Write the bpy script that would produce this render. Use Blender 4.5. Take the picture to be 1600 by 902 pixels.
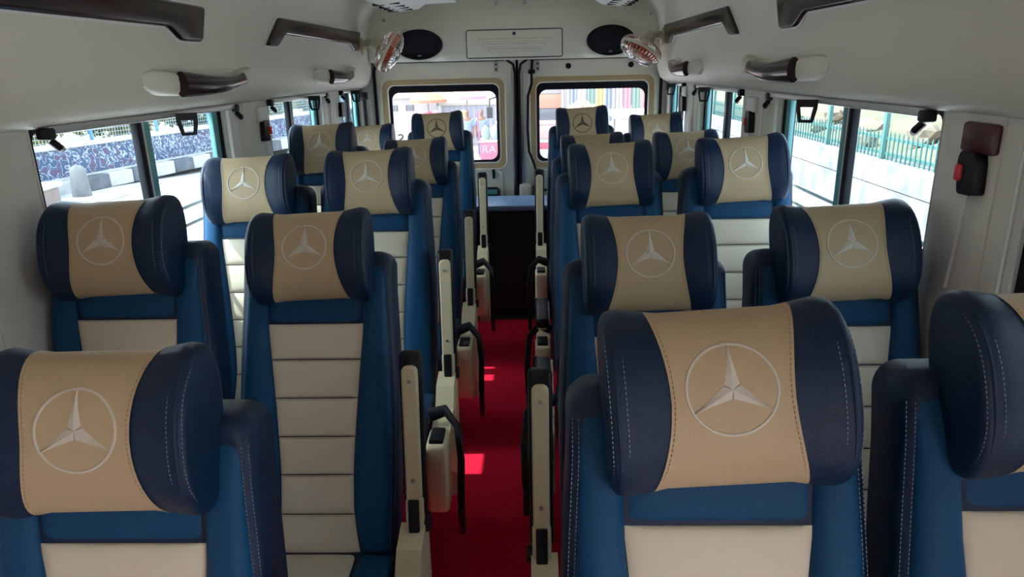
import bpy, bmesh, math, random
from mathutils import Vector, Matrix
for o in list(bpy.data.objects): bpy.data.objects.remove(o)
random.seed(7)
scene = bpy.context.scene
COL = scene.collection
PI = math.pi
R = math.radians

# ------------------------------------------------------------------ camera
cam_d = bpy.data.cameras.new('camera'); cam = bpy.data.objects.new('camera', cam_d); COL.objects.link(cam)
cam_d.sensor_width = 36; cam_d.lens = 1100 / 1600 * 36; cam_d.clip_start = .02; cam_d.clip_end = 400
def look():
    v = Vector((32., 347., 1100.)).normalized()          # bus axis seen from the camera
    sl = .013
    r = Vector((1, sl, -(v.x + sl * v.y) / v.z)).normalized()
    u = v.cross(r)
    if u.y < 0: u = -u
    m = Matrix(((r.x, r.y, -r.z), (v.x, v.y, -v.z), (u.x, u.y, -u.z)))
    return m.to_4x4()
cam.matrix_world = Matrix.Translation((.124, 0, 1.544)) @ look()
scene.camera = cam

# ------------------------------------------------------------------ sky, sun, exposure
w = bpy.data.worlds.new('sky'); scene.world = w; w.use_nodes = True
nt = w.node_tree; nt.nodes.clear()
wo = nt.nodes.new('ShaderNodeOutputWorld'); bg = nt.nodes.new('ShaderNodeBackground'); sk = nt.nodes.new('ShaderNodeTexSky')
sk.sky_type = 'NISHITA'; sk.sun_disc = False; sk.sun_elevation = R(56); sk.sun_rotation = R(-100); sk.air_density = 1.0; sk.dust_density = 2.5
bg.inputs['Strength'].default_value = .62
hs = nt.nodes.new('ShaderNodeHueSaturation'); hs.inputs['Saturation'].default_value = .35
nt.links.new(sk.outputs[0], hs.inputs['Color']); nt.links.new(hs.outputs[0], bg.inputs[0]); nt.links.new(bg.outputs[0], wo.inputs[0])
sun_d = bpy.data.lights.new('sun', 'SUN'); sun = bpy.data.objects.new('sun', sun_d); COL.objects.link(sun)
sun_d.energy = 5.0; sun_d.angle = R(.6); sun_d.color = (1, .95, .86)
sun.rotation_euler = Vector((.665, .05, -1.0)).to_track_quat('-Z', 'Y').to_euler()
sun.location = (-6, -2, 9)
vs = scene.view_settings
vs.view_transform = 'Standard'; vs.look = 'None'; vs.gamma = 1; vs.use_curve_mapping = False; vs.exposure = 1.42
scene.display_settings.display_device = 'sRGB'

# ------------------------------------------------------------------ materials
def mat(name, col, rough=.5, metal=0, bump=None, var=None, spec=.5, coat=0, emit=None, alpha=None, sheen=0):
    m = bpy.data.materials.new(name); m.use_nodes = True
    n = m.node_tree.nodes; l = m.node_tree.links; b = n['Principled BSDF']
    b.inputs['Base Color'].default_value = (*col, 1); b.inputs['Roughness'].default_value = rough
    b.inputs['Metallic'].default_value = metal; b.inputs['Specular IOR Level'].default_value = spec
    if coat: b.inputs['Coat Weight'].default_value = coat; b.inputs['Coat Roughness'].default_value = .08
    if sheen: b.inputs['Sheen Weight'].default_value = sheen
    tc = n.new('ShaderNodeTexCoord')
    if var:                                   # (scale, second colour, amount)
        t = n.new('ShaderNodeTexNoise'); t.inputs['Scale'].default_value = var[0]; t.inputs['Detail'].default_value = 5
        cr = n.new('ShaderNodeValToRGB'); cr.color_ramp.elements[0].color = (*col, 1); cr.color_ramp.elements[1].color = (*var[1], 1)
        cr.color_ramp.elements[0].position = .5 - var[2]; cr.color_ramp.elements[1].position = .5 + var[2]
        l.new(tc.outputs['Object'], t.inputs['Vector']); l.new(t.outputs['Fac'], cr.inputs['Fac']); l.new(cr.outputs['Color'], b.inputs['Base Color'])
    if bump:                                  # (scale, strength, kind)
        if len(bump) > 2 and bump[2] == 'v':
            t = n.new('ShaderNodeTexVoronoi'); out = t.outputs['Distance']
        else:
            t = n.new('ShaderNodeTexNoise'); t.inputs['Detail'].default_value = 3; out = t.outputs['Fac']
        t.inputs['Scale'].default_value = bump[0]
        bp = n.new('ShaderNodeBump'); bp.inputs['Strength'].default_value = bump[1]; bp.inputs['Distance'].default_value = .002
        l.new(tc.outputs['Object'], t.inputs['Vector']); l.new(out, bp.inputs['Height']); l.new(bp.outputs['Normal'], b.inputs['Normal'])
    return m

def glass_mat(name, tint, refl=.06, haze=0):
    m = bpy.data.materials.new(name); m.use_nodes = True
    n = m.node_tree.nodes; l = m.node_tree.links; n.clear()
    o = n.new('ShaderNodeOutputMaterial'); tr = n.new('ShaderNodeBsdfTransparent'); gl = n.new('ShaderNodeBsdfGlossy'); mx = n.new('ShaderNodeMixShader')
    tr.inputs[0].default_value = (*tint, 1); gl.inputs['Roughness'].default_value = .02
    mx.inputs[0].default_value = refl
    l.new(tr.outputs[0], mx.inputs[1]); l.new(gl.outputs[0], mx.inputs[2])
    last = mx
    if haze:
        df = n.new('ShaderNodeBsdfTranslucent'); df.inputs[0].default_value = (.8, .8, .8, 1); m2 = n.new('ShaderNodeMixShader'); m2.inputs[0].default_value = haze
        l.new(mx.outputs[0], m2.inputs[1]); l.new(df.outputs[0], m2.inputs[2]); last = m2
    l.new(last.outputs[0], o.inputs[0])
    return m

M = {}
M['blue'] = mat('blue_leatherette', (.003, .058, .150), .5, bump=(900, .25, 'v'), spec=.22)
M['navy'] = mat('navy_leatherette', (.0025, .018, .055), .36, bump=(900, .3, 'v'), spec=.32)
M['cream'] = mat('cream_leatherette', (.66, .60, .47), .5, bump=(900, .18, 'v'))
M['tan'] = mat('tan_leatherette', (.50, .385, .24), .5, bump=(900, .2, 'v'), spec=.3)
M['thread'] = mat('pale_thread', (.62, .56, .44), .7)
M['tan_thread'] = mat('tan_thread', (.33, .23, .12), .7)
M['navy_thread'] = mat('grey_blue_thread', (.18, .24, .32), .7)
M['silver_thread'] = mat('silver_thread', (.62, .58, .50), .42, bump=(1500, .4), spec=.6)
M['dark_thread'] = mat('bronze_thread', (.10, .075, .045), .5, bump=(1500, .4))
M['plastic'] = mat('cream_plastic', (.70, .61, .40), .38, bump=(60, .05))
M['black'] = mat('black_plastic', (.008, .009, .013), .4, spec=.3)
M['rubber'] = mat('black_rubber', (.008, .009, .015), .6, spec=.2)
M['metal'] = mat('dull_steel', (.45, .46, .47), .35, 1)
M['alu'] = mat('brushed_aluminium', (.62, .62, .62), .4, .9, bump=(300, .1))
M['liner'] = mat('headliner_vinyl', (.74, .71, .62), .5, bump=(400, .12), var=(1.2, (.70, .67, .58), .3))
M['panel'] = mat('offwhite_panel', (.78, .75, .64), .42, bump=(200, .05))
M['door'] = mat('door_paint', (.82, .79, .68), .33)
M['tanseal'] = mat('tan_window_seal', (.50, .36, .19), .5)
M['wood'] = mat('burr_walnut_lacquer', (.010, .004, .005), .16, var=(9, (.035, .009, .009), .2), spec=.35)
M['pillar'] = mat('pillar_trim', (.72, .71, .66), .5, bump=(150, .06))
M['palegreen'] = mat('pale_green_trim', (.66, .70, .58), .5)
M['carpet'] = mat('red_carpet', (.46, .004, .022), .95, bump=(260, .9), var=(140, (.66, .014, .045), .22), spec=.1)
M['box'] = mat('black_vinyl', (.008, .009, .014), .6)
M['shelf'] = mat('blue_grey_vinyl', (.16, .28, .46), .42, bump=(300, .1))
M['maroon'] = mat('maroon_plastic', (.075, .008, .014), .35)
M['red'] = mat('red_button', (.75, .03, .04), .35)
M['white'] = mat('white_plastic', (.82, .82, .80), .4)
M['mesh_black'] = mat('speaker_cloth', (.006, .006, .013), .85, bump=(700, .5, 'v'))
M['chrome'] = mat('chrome', (.75, .75, .75), .15, 1)
M['orange'] = mat('orange_blade', (.75, .13, .03), .45)
M['fancream'] = mat('fan_cream', (.66, .60, .46), .4)
M['glass'] = glass_mat('side_glass', (.80, .88, .90), .04)
M['glass_edge'] = mat('teal_tinted_edge', (.10, .30, .33), .25)
M['rear_glass'] = glass_mat('rear_glass', (.46, .47, .50), .03, .04)
M['letter'] = mat('frosted_letter', (.30, .27, .36), .7)

# ------------------------------------------------------------------ mesh helpers
class MB:
    def __init__(s): s.v = []; s.f = []
    def add(s, vs_, fs):
        k = len(s.v); s.v += [tuple(p) for p in vs_]; s.f += [tuple(i + k for i in f) for f in fs]; return s
    def box(s, x0, x1, y0, y1, z0, z1):
        return s.add([(x0, y0, z0), (x1, y0, z0), (x1, y1, z0), (x0, y1, z0), (x0, y0, z1), (x1, y0, z1), (x1, y1, z1), (x0, y1, z1)],
                     [(0, 3, 2, 1), (4, 5, 6, 7), (0, 1, 5, 4), (1, 2, 6, 5), (2, 3, 7, 6), (3, 0, 4, 7)])
    def rbox(s, x0, x1, y0, y1, z0, z1, r=.01, seg=2):
        bm = bmesh.new(); bmesh.ops.create_cube(bm, size=1)
        for v in bm.verts: v.co = Vector(((x0 + x1) / 2 + v.co.x * (x1 - x0), (y0 + y1) / 2 + v.co.y * (y1 - y0), (z0 + z1) / 2 + v.co.z * (z1 - z0)))
        bmesh.ops.bevel(bm, geom=bm.edges[:], offset=r, segments=seg, affect='EDGES', profile=.5)
        bm.verts.index_update()
        s.add([v.co[:] for v in bm.verts], [[v.index for v in f.verts] for f in bm.faces]); bm.free(); return s
    def tube(s, pts, r, n=8, cap=True, flat=None):
        pts = [Vector(p) for p in pts]; k = len(s.v); m = len(pts)
        rr = r if isinstance(r, (list, tuple)) else [r] * m
        up = None
        for i, p in enumerate(pts):
            d = (pts[min(i + 1, m - 1)] - pts[max(i - 1, 0)]).normalized()
            if up is None:
                up = Vector((0, 0, 1)) if abs(d.z) < .9 else Vector((1, 0, 0))
            a = d.cross(up).normalized(); b = a.cross(d).normalized(); up = b
            fa, fb = flat if flat else (1, 1)
            for j in range(n):
                t = 2 * PI * j / n
                s.v.append(tuple(p + (a * math.cos(t) * fa + b * math.sin(t) * fb) * rr[i]))
        for i in range(m - 1):
            for j in range(n):
                j2 = (j + 1) % n
                s.f.append((k + i * n + j, k + i * n + j2, k + (i + 1) * n + j2, k + (i + 1) * n + j))
        if cap:
            s.f.append(tuple(k + j for j in reversed(range(n)))); s.f.append(tuple(k + (m - 1) * n + j for j in range(n)))
        return s
    def cyl(s, p0, p1, r0, r1=None, n=16): return s.tube([p0, p1], [r0, r0 if r1 is None else r1], n)
    def torus(s, c, ax, R_, r, n=32, m=6):
        ax = Vector(ax).normalized(); a = ax.orthogonal().normalized(); b = ax.cross(a); c = Vector(c); k = len(s.v)
        for i in range(n):
            t = 2 * PI * i / n; d = a * math.cos(t) + b * math.sin(t)
            for j in range(m):
                q = 2 * PI * j / m; s.v.append(tuple(c + d * (R_ + r * math.cos(q)) + ax * r * math.sin(q)))
        for i in range(n):
            for j in range(m):
                s.f.append((k + i * m + j, k + ((i + 1) % n) * m + j, k + ((i + 1) % n) * m + (j + 1) % m, k + i * m + (j + 1) % m))
        return s
    def prism(s, poly, fn, t0, t1):          # poly: 2D points, fn(a, b, t) -> xyz
        n = len(poly); vs_ = [fn(a, b, t0) for a, b in poly] + [fn(a, b, t1) for a, b in poly]
        return s.add(vs_, [tuple(range(n)), tuple(reversed(range(n, 2 * n)))] + [(i, n + i, n + (i + 1) % n, (i + 1) % n) for i in range(n)])
    def grid(s, fn, nu, nv, closed_u=False):
        k = len(s.v)
        for i in range(nu):
            for j in range(nv): s.v.append(tuple(fn(i / (nu if closed_u else nu - 1), j / (nv - 1))))
        for i in range(nu if closed_u else nu - 1):
            for j in range(nv - 1):
                i2 = (i + 1) % nu
                s.f.append((k + i * nv + j, k + i2 * nv + j, k + i2 * nv + j + 1, k + i * nv + j + 1))
        return s
    def loft(s, loops, close_ends=False):    # loops of equal count, closed
        k = len(s.v); n = len(loops[0])
        for L in loops: s.v += [tuple(p) for p in L]
        for i in range(len(loops) - 1):
            for j in range(n):
                s.f.append((k + i * n + j, k + i * n + (j + 1) % n, k + (i + 1) * n + (j + 1) % n, k + (i + 1) * n + j))
        if close_ends:
            s.f.append(tuple(k + j for j in reversed(range(n)))); s.f.append(tuple(k + (len(loops) - 1) * n + j for j in range(n)))
        return s
    def mesh(s, name, m, angle=40, weld=0):
        me = bpy.data.meshes.new(name); me.from_pydata(s.v, [], s.f); me.validate()
        bm = bmesh.new(); bm.from_mesh(me)
        if weld: bmesh.ops.remove_doubles(bm, verts=bm.verts, dist=weld)
        bmesh.ops.recalc_face_normals(bm, faces=bm.faces); bm.to_mesh(me); bm.free()
        me.materials.append(M[m] if isinstance(m, str) else m)
        me.shade_smooth(); me.set_sharp_from_angle(angle=R(angle)); return me
    def build(s, name, m, parent=None, loc=None, angle=40):
        o = bpy.data.objects.new(name, s.mesh(name, m, angle)); COL.objects.link(o)
        if parent: o.parent = parent
        if loc: o.location = loc
        return o

def link(name, me, parent=None, loc=(0, 0, 0), rot=(0, 0, 0)):
    o = bpy.data.objects.new(name, me); COL.objects.link(o); o.parent = parent; o.location = loc; o.rotation_euler = rot; return o
def empty(name, loc=(0, 0, 0), rot=(0, 0, 0)):
    o = bpy.data.objects.new(name, None); COL.objects.link(o); o.location = loc; o.rotation_euler = rot; o.empty_display_size = .1; return o
def tag(o, label, cat, group=None):
    o['label'] = label; o['category'] = cat
    if group: o['group'] = group
    return o
def struct(o, label=None, cat=None):
    o['kind'] = 'structure'
    if label: o['label'] = label
    if cat: o['category'] = cat
    return o
def rrect(cx, cz, hw, hh, r, n=6):           # rounded rectangle, 4*(n+1) points
    pts = []
    for q, (sx, sz) in enumerate(((1, 1), (-1, 1), (-1, -1), (1, -1))):
        for i in range(n + 1):
            a = PI / 2 * (q + i / n); pts.append((cx + sx * (hw - r) + r * math.cos(a), cz + sz * (hh - r) + r * math.sin(a)))
    return pts

# ------------------------------------------------------------------ the vehicle shell
XW = 1.0          # inner face of the side walls
YR = 4.81         # inner face of the rear doors
YF = -1.15        # front end, closed off against windscreen light
SILL, HEAD = .93, 1.444
fl = MB(); fl.box(-1.06, 1.06, YF, 4.9, -.06, -.012)
floor = struct(fl.build('floor', 'box'), 'dark floor pan beneath the red carpet', 'floor')
cp = MB(); cp.rbox(-.98, .98, YF + .1, 4.25, -.012, 0.0, .004, 1)
tag(cp.build('aisle_carpet', 'carpet'), 'red pile carpet running along the aisle floor', 'carpet')

WIN = [(.62, 1.27, .95), (1.57, 2.60, 2.06), (3.05, 3.80, 3.36), (4.20, 4.70, 4.44)]     # window openings along the side and their centre post
sidename = {-1: 'left', 1: 'right'}
nwin = 0
for s in (-1, 1):
    b = MB()
    X0, X1 = XW, XW + .055
    def bx(y0, y1, z0, z1, xa=X0, xb=X1): b.box(min(s * xa, s * xb), max(s * xa, s * xb), y0, y1, z0, z1)
    y_in = YF if s < 0 else -.12                 # unseen open entrance doorway behind the camera, right side, widened to light left seats
    bx(y_in, 4.84, -.06, SILL)
    bx(YF, 4.84, HEAD, 1.52)
    if s > 0: bx(YF, -1.11, -.06, HEAD)
    ys = y_in
    for y0, y1, _ in (WIN if s > 0 else WIN[1:]):  # foremost left window is closed to darken the near seats
        bx(ys, y0, SILL, HEAD); ys = y1
    bx(ys, 4.84, SILL, HEAD)
    wall = struct(b.build('wall_' + sidename[s], 'pillar'), 'off-white %s side wall with window pillars and sill' % sidename[s], 'wall')
    # pillar trims with softly rounded edges, a raised centre strip
    for k, (pa, pb) in enumerate(((1.29, 1.555), (2.70, 3.03), (3.90, 4.18))):
        t = MB(); t.rbox(min(s * .990, s * (XW + .004)), max(s * .990, s * (XW + .004)), pa, pb, .55, HEAD + .01, .012)
        t.build('pillar_trim', 'pillar', wall)
        t = MB(); t.rbox(min(s * .986, s * .994), max(s * .986, s * .994), pa + .05, pb - .05, .6, HEAD + .005, .005)
        t.build('pillar_strip', 'pillar', wall)
    for k, (pa, pb) in enumerate(((2.612, 2.69), (3.81, 3.89))):
        t = MB(); t.rbox(min(s * .985, s * (XW + .004)), max(s * .985, s * (XW + .004)), pa, pb, .6, HEAD, .006)
        t.build('corner_trim', 'palegreen' if s > 0 else 'white', wall)
    # sill ledge
    t = MB(); t.rbox(min(s * .985, s * 1.0), max(s * .985, s * 1.0), YF + .05, 4.7, SILL - .045, SILL - .005, .01); t.build('sill_ledge', 'pillar', wall)
    for (y0, y1, yp) in (WIN if s > 0 else WIN[1:]):
        nwin += 1
        win = empty('window_%d' % nwin, (s * (XW + .03), (y0 + y1) / 2, SILL)); struct(win)
        inv = Vector(win.location)
        def part(mb, name, m):
            mb.v = [(p[0] - inv.x, p[1] - inv.y, p[2] - inv.z) for p in mb.v]; return mb.build(name, m, win)
        hw, hh, cy, cz = (y1 - y0) / 2, (HEAD - SILL) / 2, (y0 + y1) / 2, (SILL + HEAD) / 2
        xa, xb = s * (XW + .012), s * (XW + .05)
        outer = rrect(cy, cz, hw, hh, .02); inner = rrect(cy, cz, hw - .022, hh - .02, .02)
        f = MB(); f.loft([[(xa, a, c) for a, c in outer], [(xa, a, c) for a, c in inner], [(xb, a, c) for a, c in inner], [(xb, a, c) for a, c in outer], [(xa, a, c) for a, c in outer]])
        part(f, 'window_frame', 'rubber')
        for (a0, a1, xg) in ((y0 + .015, yp + .03, XW + .038), (yp - .03, y1 - .015, XW + .026)):
            g = MB(); g.box(min(s * xg, s * (xg + .004)), max(s * xg, s * (xg + .004)), a0, a1, SILL + .01, HEAD - .01); part(g, 'pane', 'glass')
        p_ = MB(); p_.rbox(min(s * (XW + .008), s * (XW + .03)), max(s * (XW + .008), s * (XW + .03)), yp - .032, yp - .004, SILL + .015, HEAD - .015, .004); part(p_, 'sliding_post', 'rubber')
        p_ = MB(); p_.rbox(min(s * (XW + .012), s * (XW + .03)), max(s * (XW + .012), s * (XW + .03)), yp - .002, yp + .014, SILL + .015, HEAD - .015, .003); part(p_, 'sash_rail', 'alu')
        p_ = MB(); p_.rbox(min(s * (XW + .014), s * (XW + .032)), max(s * (XW + .014), s * (XW + .032)), yp + .015, yp + .048, SILL + .015, HEAD - .015, .003); part(p_, 'sash_edge', 'glass_edge')
        p_ = MB(); p_.rbox(min(s * (XW + .014), s * (XW + .032)), max(s * (XW + .014), s * (XW + .032)), y1 - .065, y1 - .022, SILL + .015, HEAD - .015, .003); part(p_, 'sash_edge', 'glass_edge')
        for gz in (1.049, 1.110):
            p_ = MB(); p_.cyl((s * (XW + .075), y0 - .04, gz), (s * (XW + .075), y1 + .04, gz), .0085, n=8); part(p_, 'guard_bar', 'alu')

# rounded headliner: one extruded profile, lip to lip
PROF = [(1.012, 1.440), (.990, 1.435), (.965, 1.444), (.945, 1.462), (.930, 1.50), (.922, 1.55), (.920, 1.62), (.918, 1.69), (.910, 1.76), (.893, 1.83), (.862, 1.885), (.80, 1.922), (.68, 1.944), (.45, 1.958), (.2, 1.965), (0, 1.967)]
def liner_x(z):
    for (xa, za), (xb, zb) in zip(PROF[1:], PROF[2:]):
        if za <= z <= zb: return xa + (xb - xa) * (z - za) / (zb - za)
    return .95
full = [(-x, z) for x, z in PROF] + [(x, z) for x, z in reversed(PROF[:-1])]
ny = 24
hl = MB(); hl.grid(lambda i, j: (full[round(i * (len(full) - 1))][0], YF + (4.76 - YF) * j, full[round(i * (len(full) - 1))][1]), len(full), ny)
top = [(x * 1.03 if abs(x) > .1 else x, z + .035) for x, z in full]
hl.grid(lambda i, j: (top[round(i * (len(full) - 1))][0], YF + (4.86 - YF) * j, top[round(i * (len(full) - 1))][1]), len(full), 2)
struct(hl.build('ceiling', 'liner', angle=60), 'pale vinyl headliner curving down over the side windows', 'ceiling')

# front end, behind the camera: solid wall added to keep light off the near seats
fb = MB(); fb.box(-1.055, 1.055, YF - .06, YF, -.06, 2.0)
struct(fb.build('wall_front', 'pillar'), 'unseen front wall behind the camera, added to block windscreen light', 'wall')

# ------------------------------------------------------------------ rear end
SX = .022                                       # seam of the two rear doors
rw = MB()
for s in (-1, 1):
    rw.prism([(s * 1.06 , -.06), (s * 1.06, 1.99), (s * .922 + SX, 1.99), (s * .922 + SX, -.06)], lambda a, c, t: (a, t, c), YR + .005, YR + .06)
rw.box(-1.06, 1.06, YR - .02, YR + .06, 1.592, 2.0)
sb = MB(); sb.box(SX - .02, SX + .02, YR + .02, YR + .05, -.06, 1.60)  # dark strip added behind the door seam to stop light leaking in
rear = struct(rw.build('wall_rear', 'panel'), 'off-white rear frame around the two back doors', 'wall')
sb.build('seam_backing', 'rubber', rear)
ndoor = 0
for s in (-1, 1):
    ndoor += 1
    d = empty('door_%d' % ndoor, (SX, YR, .0)); struct(d)
    X = lambda a: s * a
    wc, wz, whw, whh = .4885, 1.185, .405, .295        # window opening of a door, centre distance from the seam
    if s > 0: wc = .4915
    n = 8
    win_o = rrect(wc, wz, whw, whh, .055, n)
    # door skin: outer rectangle with matching point count, bridged to the window opening
    def outer_pt(a, c):
        dx, dz = a - wc, c - wz
        x0, x1, z0, z1 = .008 - wc, .935 - wc, .05 - wz, 1.598 - wz
        k = min([v for v in ((x1 / dx if dx > 1e-6 else 9e9), (x0 / dx if dx < -1e-6 else 9e9), (z1 / dz if dz > 1e-6 else 9e9), (z0 / dz if dz < -1e-6 else 9e9))])
        return (wc + dx * k, wz + dz * k)
    op = [outer_pt(a, c) for a, c in win_o]
    # snap to the four corners
    for cxn, czn in ((.008, .05), (.935, .05), (.008, 1.598), (.935, 1.598)):
        i = min(range(len(op)), key=lambda q: (op[q][0] - cxn) ** 2 + (op[q][1] - czn) ** 2); op[i] = (cxn, czn)
    mk = lambda L, y: [(X(a), y, c) for a, c in L]
    b = MB()
    ridge = rrect(wc, wz, whw + .016, whh + .016, .065, n); ridge2 = rrect(wc, wz, whw + .004, whh + .004, .058, n)
    b.loft([mk(op, .035), mk(op, .0), mk(ridge, 0.0), mk(ridge2, -.010), mk(win_o, -.006), mk(win_o, .03)])
    b.build('door_skin', 'door', d, angle=50)
    i1 = rrect(wc, wz, whw - .033, whh - .033, .045, n)
    b = MB(); b.loft([mk(win_o, -.004), mk(i1, .004), mk(i1, .026), mk(win_o, .026)]); b.build('tan_seal', 'tanseal', d, angle=50)
    i2 = rrect(wc, wz, whw - .040, whh - .040, .042, n)
    b = MB(); b.loft([mk(i1, .000), mk(i2, -.003), mk(i2, .026)]); b.build('seal_bead', 'white', d, angle=50)
    # dark printed border, wider at the top
    gl = rrect(wc, wz - .014, whw - .058, whh - .078 + .008, .05, n)
    b = MB(); b.loft([mk(i2, .010), mk(gl, .016), mk(gl, .024), mk(i2, .024)]); b.build('window_border', 'rubber', d, angle=50)
    b = MB(); b.add(mk(i2, .020), [tuple(range(len(i2)))]); g = b.build('pane', 'rear_glass', d)
    # weather strip up the outer side and over the top
    pts = [(X(.938), -.012, z / 10 * 1.42 + .1) for z in range(11)] + [(X(.938 - .03 * q * q / 9), -.012, 1.52 + .022 * q) for q in range(1, 4)] + [(X(.88 - .08 * q), -.012, 1.592) for q in range(11)]
    b = MB(); b.tube(pts, .0095, 8); b.build('weather_strip', 'rubber', d)
    b = MB(); b.tube([(X(.012), -.010, .1), (X(.012), -.010, 1.50), (X(.012 + .012), -.012, 1.56), (X(.07), -.012, 1.592)], .008, 8); b.build('seam_seal', 'rubber', d)
    b = MB(); b.rbox(min(X(.022), X(.036)), max(X(.022), X(.036)), -.010, .0, .7, 1.57, .003); b.build('seam_strip', 'metal', d)
    # hook bracket at the top
    b = MB(); b.prism(rrect(.135, 1.548, .013, .036, .012, 4), lambda a, c, t: (X(a), t, c), -.012, .0)
    hb = b.build('hook_bracket', 'metal', d)
    for hz in (1.562, 1.532):
        b = MB(); b.cyl((X(.135), -.015, hz), (X(.135), -.0115, hz), .007, n=12); b.build('bolt_hole', 'black', hb)
    # lower recess with a ribbed plate
    lo = rrect(.30, .72, .19, .165, .05, n); l2 = rrect(.30, .72, .178, .153, .045, n); l3 = rrect(.30, .72, .12, .10, .03, n)
    b = MB(); b.loft([mk(lo, -.001), mk(l2, -.011), mk(l2, -.004), mk(l3, -.004)]); b.add(mk(l3, -.002), [tuple(range(len(l3)))]); b.build('lower_panel', 'panel', d, angle=50)
    b = MB(); b.cyl((X(.145), -.014, .865), (X(.145), -.006, .865), .008, n=10); b.build('panel_screw', 'white', d)
    if s < 0:
        b = MB(); b.rbox(X(.235) , X(.135), -.035, -.005, .70, .765, .02, 3); hd = b.build('pull_handle', 'black', d)
        b = MB(); b.rbox(X(.222), X(.148), -.040, -.030, .715, .75, .004); b.build('handle_inset', 'glass_edge', hd)
        b = MB(); b.rbox(X(.180), X(.162), -.018, 0, .82, .885, .004); b.build('latch_plate', 'black', d)
    else:
        for hx in (.335, .74):
            b = MB(); b.cyl((hx, -.006, 1.543), (hx, .002, 1.543), .018, n=16); b.build('grommet', 'rubber', d)
        # black cable and locking gear beside the seam
        cpts = [(.10, -.02, 1.585), (.095, -.02, 1.52), (.095, -.02, 1.44), (.070, -.022, 1.36), (.064, -.022, 1.15), (.072, -.022, 1.0), (.10, -.022, .93), (.118, -.022, .87)]
        b = MB(); b.tube(cpts, .0085, 8); b.build('cable', 'rubber', d)
        b = MB(); b.rbox(.073, .118, -.03, 0, 1.50, 1.525, .004); b.build('cable_clip', 'rubber', d)
        b = MB(); b.rbox(.105, .150, -.045, 0, .66, .885, .006); lk = b.build('lock_housing', 'black', d)
        b = MB(); b.tube([(.127, -.05, .80), (.127, -.055, .76), (.15, -.06, .745), (.20, -.06, .745), (.212, -.06, .72)], .009, 8); b.build('lock_lever', 'black', lk)
        b = MB(); b.rbox(.116, .14, -.052, -.04, .72, .80, .004); b.build('lock_bolt', 'chrome', lk)
        b = MB(); b.rbox(.0, .095, -.03, 0.0, .66, .785, .02, 3); b.build('lock_plate', 'panel', d)

# header panel above the doors with speaker bulges, hatch and screws
YH = 4.70
def hdr(i, j):
    x = -.915 + 1.85 * i; z = 1.588 + (.40) * j
    prof = -.0 + .020 * min(1, j / .08) if j < .08 else .02
    y = YH - prof + .06 * max(0, (j - .45) / .55) ** 1.5
    # pods around the speakers swell inwards
    for sx in (-.586, .611):
        q = ((x - sx) / .21) ** 2 + ((z - 1.685) / .125) ** 2
        if q < 1: y -= .03 * min(1, (1 - q) * 3)
    return (x, y, z)
hb_ = MB(); hb_.grid(hdr, 90, 28); hb_.add([(-.915, YH, 1.588), (.935, YH, 1.588), (.935, YR, 1.588), (-.915, YR, 1.588)], [(0, 1, 2, 3)])
hp = struct(hb_.build('wall_header', 'panel', angle=50), 'moulded header panel above the rear doors', 'wall')
for k, sx in enumerate((-.586, .611)):
    loops = []
    for y, q in ((-.028, 1.04), (-.062, 1.03), (-.064, .985), (-.052, .96), (-.050, .6), (-.048, .01)):
        loops.append([(sx + .145 * q * math.cos(2 * PI * i / 40), YH + y, 1.690 + .088 * q * math.sin(2 * PI * i / 40)) for i in range(40)])
    ro = empty('speaker', (sx, YH, 1.690)); tag(ro, 'oval black speaker in the rear header, ' + ('left of the hatch' if k == 0 else 'right of the hatch'), 'speaker', 'rear speakers')
    sh = lambda L: [[(p[0] - sx, p[1] - YH, p[2] - 1.690) for p in l] for l in L]
    b = MB(); b.loft(sh(loops[:4])); b.build('rim', 'black', ro)
    b = MB(); b.loft(sh(loops[3:]), True); b.build('grille', 'mesh_black', ro)
    b = MB(); b.rbox(-.012, .012, -.056, -.05, -.07, -.062, .002); b.build('badge', 'metal', ro)
ht = empty('storage_hatch', (.012, YH, 1.602)); tag(ht, 'off-white ribbed storage hatch with round lock between the speakers', 'hatch')
b = MB(); b.prism(rrect(0, .083, .303, .086, .014, 5), lambda a, c, t: (a, t, c), -.0235, -.015); b.build('hatch_gap', 'rubber', ht)
b = MB(); b.rbox(-.298, .298, -.036, -.019, .003, .164, .008); b.build('lid', 'panel', ht)
for k, (z, hw_) in enumerate(((.105, .23), (.075, .20), (.045, .17))):
    b = MB(); b.rbox(-hw_, hw_, -.043, -.030, z - .009, z + .009, .006); b.build('rib', 'panel', ht)
b = MB(); b.cyl((0, -.044, .142), (0, -.03, .142), .014, n=18); lk = b.build('lock', 'metal', ht)
b = MB(); b.cyl((0, -.046, .142), (0, -.043, .142), .009, n=14); b.build('keyhole', 'black', lk)
for x, z in ((-.80, 1.84), (.86, 1.84), (-.10, 1.925), (.08, 1.925)):
    b = MB(); b.cyl((x, YH + .045, z), (x, YH - .035, z), .0085, n=12); b.build('panel_screw', 'metal', hp)

# shelf and dark box at the aisle end
b = MB(); b.rbox(-.62, .64, 4.26, 4.62, .70, .735, .012); tag(b.build('parcel_shelf', 'shelf'), 'blue-grey padded shelf across the aisle end below the rear doors', 'shelf')
bo = empty('luggage_box', (0, 4.30, 0)); tag(bo, 'black box front closing the aisle under the rear shelf', 'box')
b = MB(); b.rbox(-.60, .62, 0, .28, .0, .70, .01); b.build('body', 'box', bo)
b = MB(); b.rbox(-.16, .17, -.012, .002, .05, .64, .01); b.build('front_panel', 'box', bo)
b = MB(); b.rbox(-.50, -.18, -.03, 0, .12, .66, .014); b.build('side_flap', 'box', bo)
b = MB(); b.rbox(.19, .50, -.03, 0, .12, .66, .014); b.build('side_flap', 'box', bo)

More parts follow.
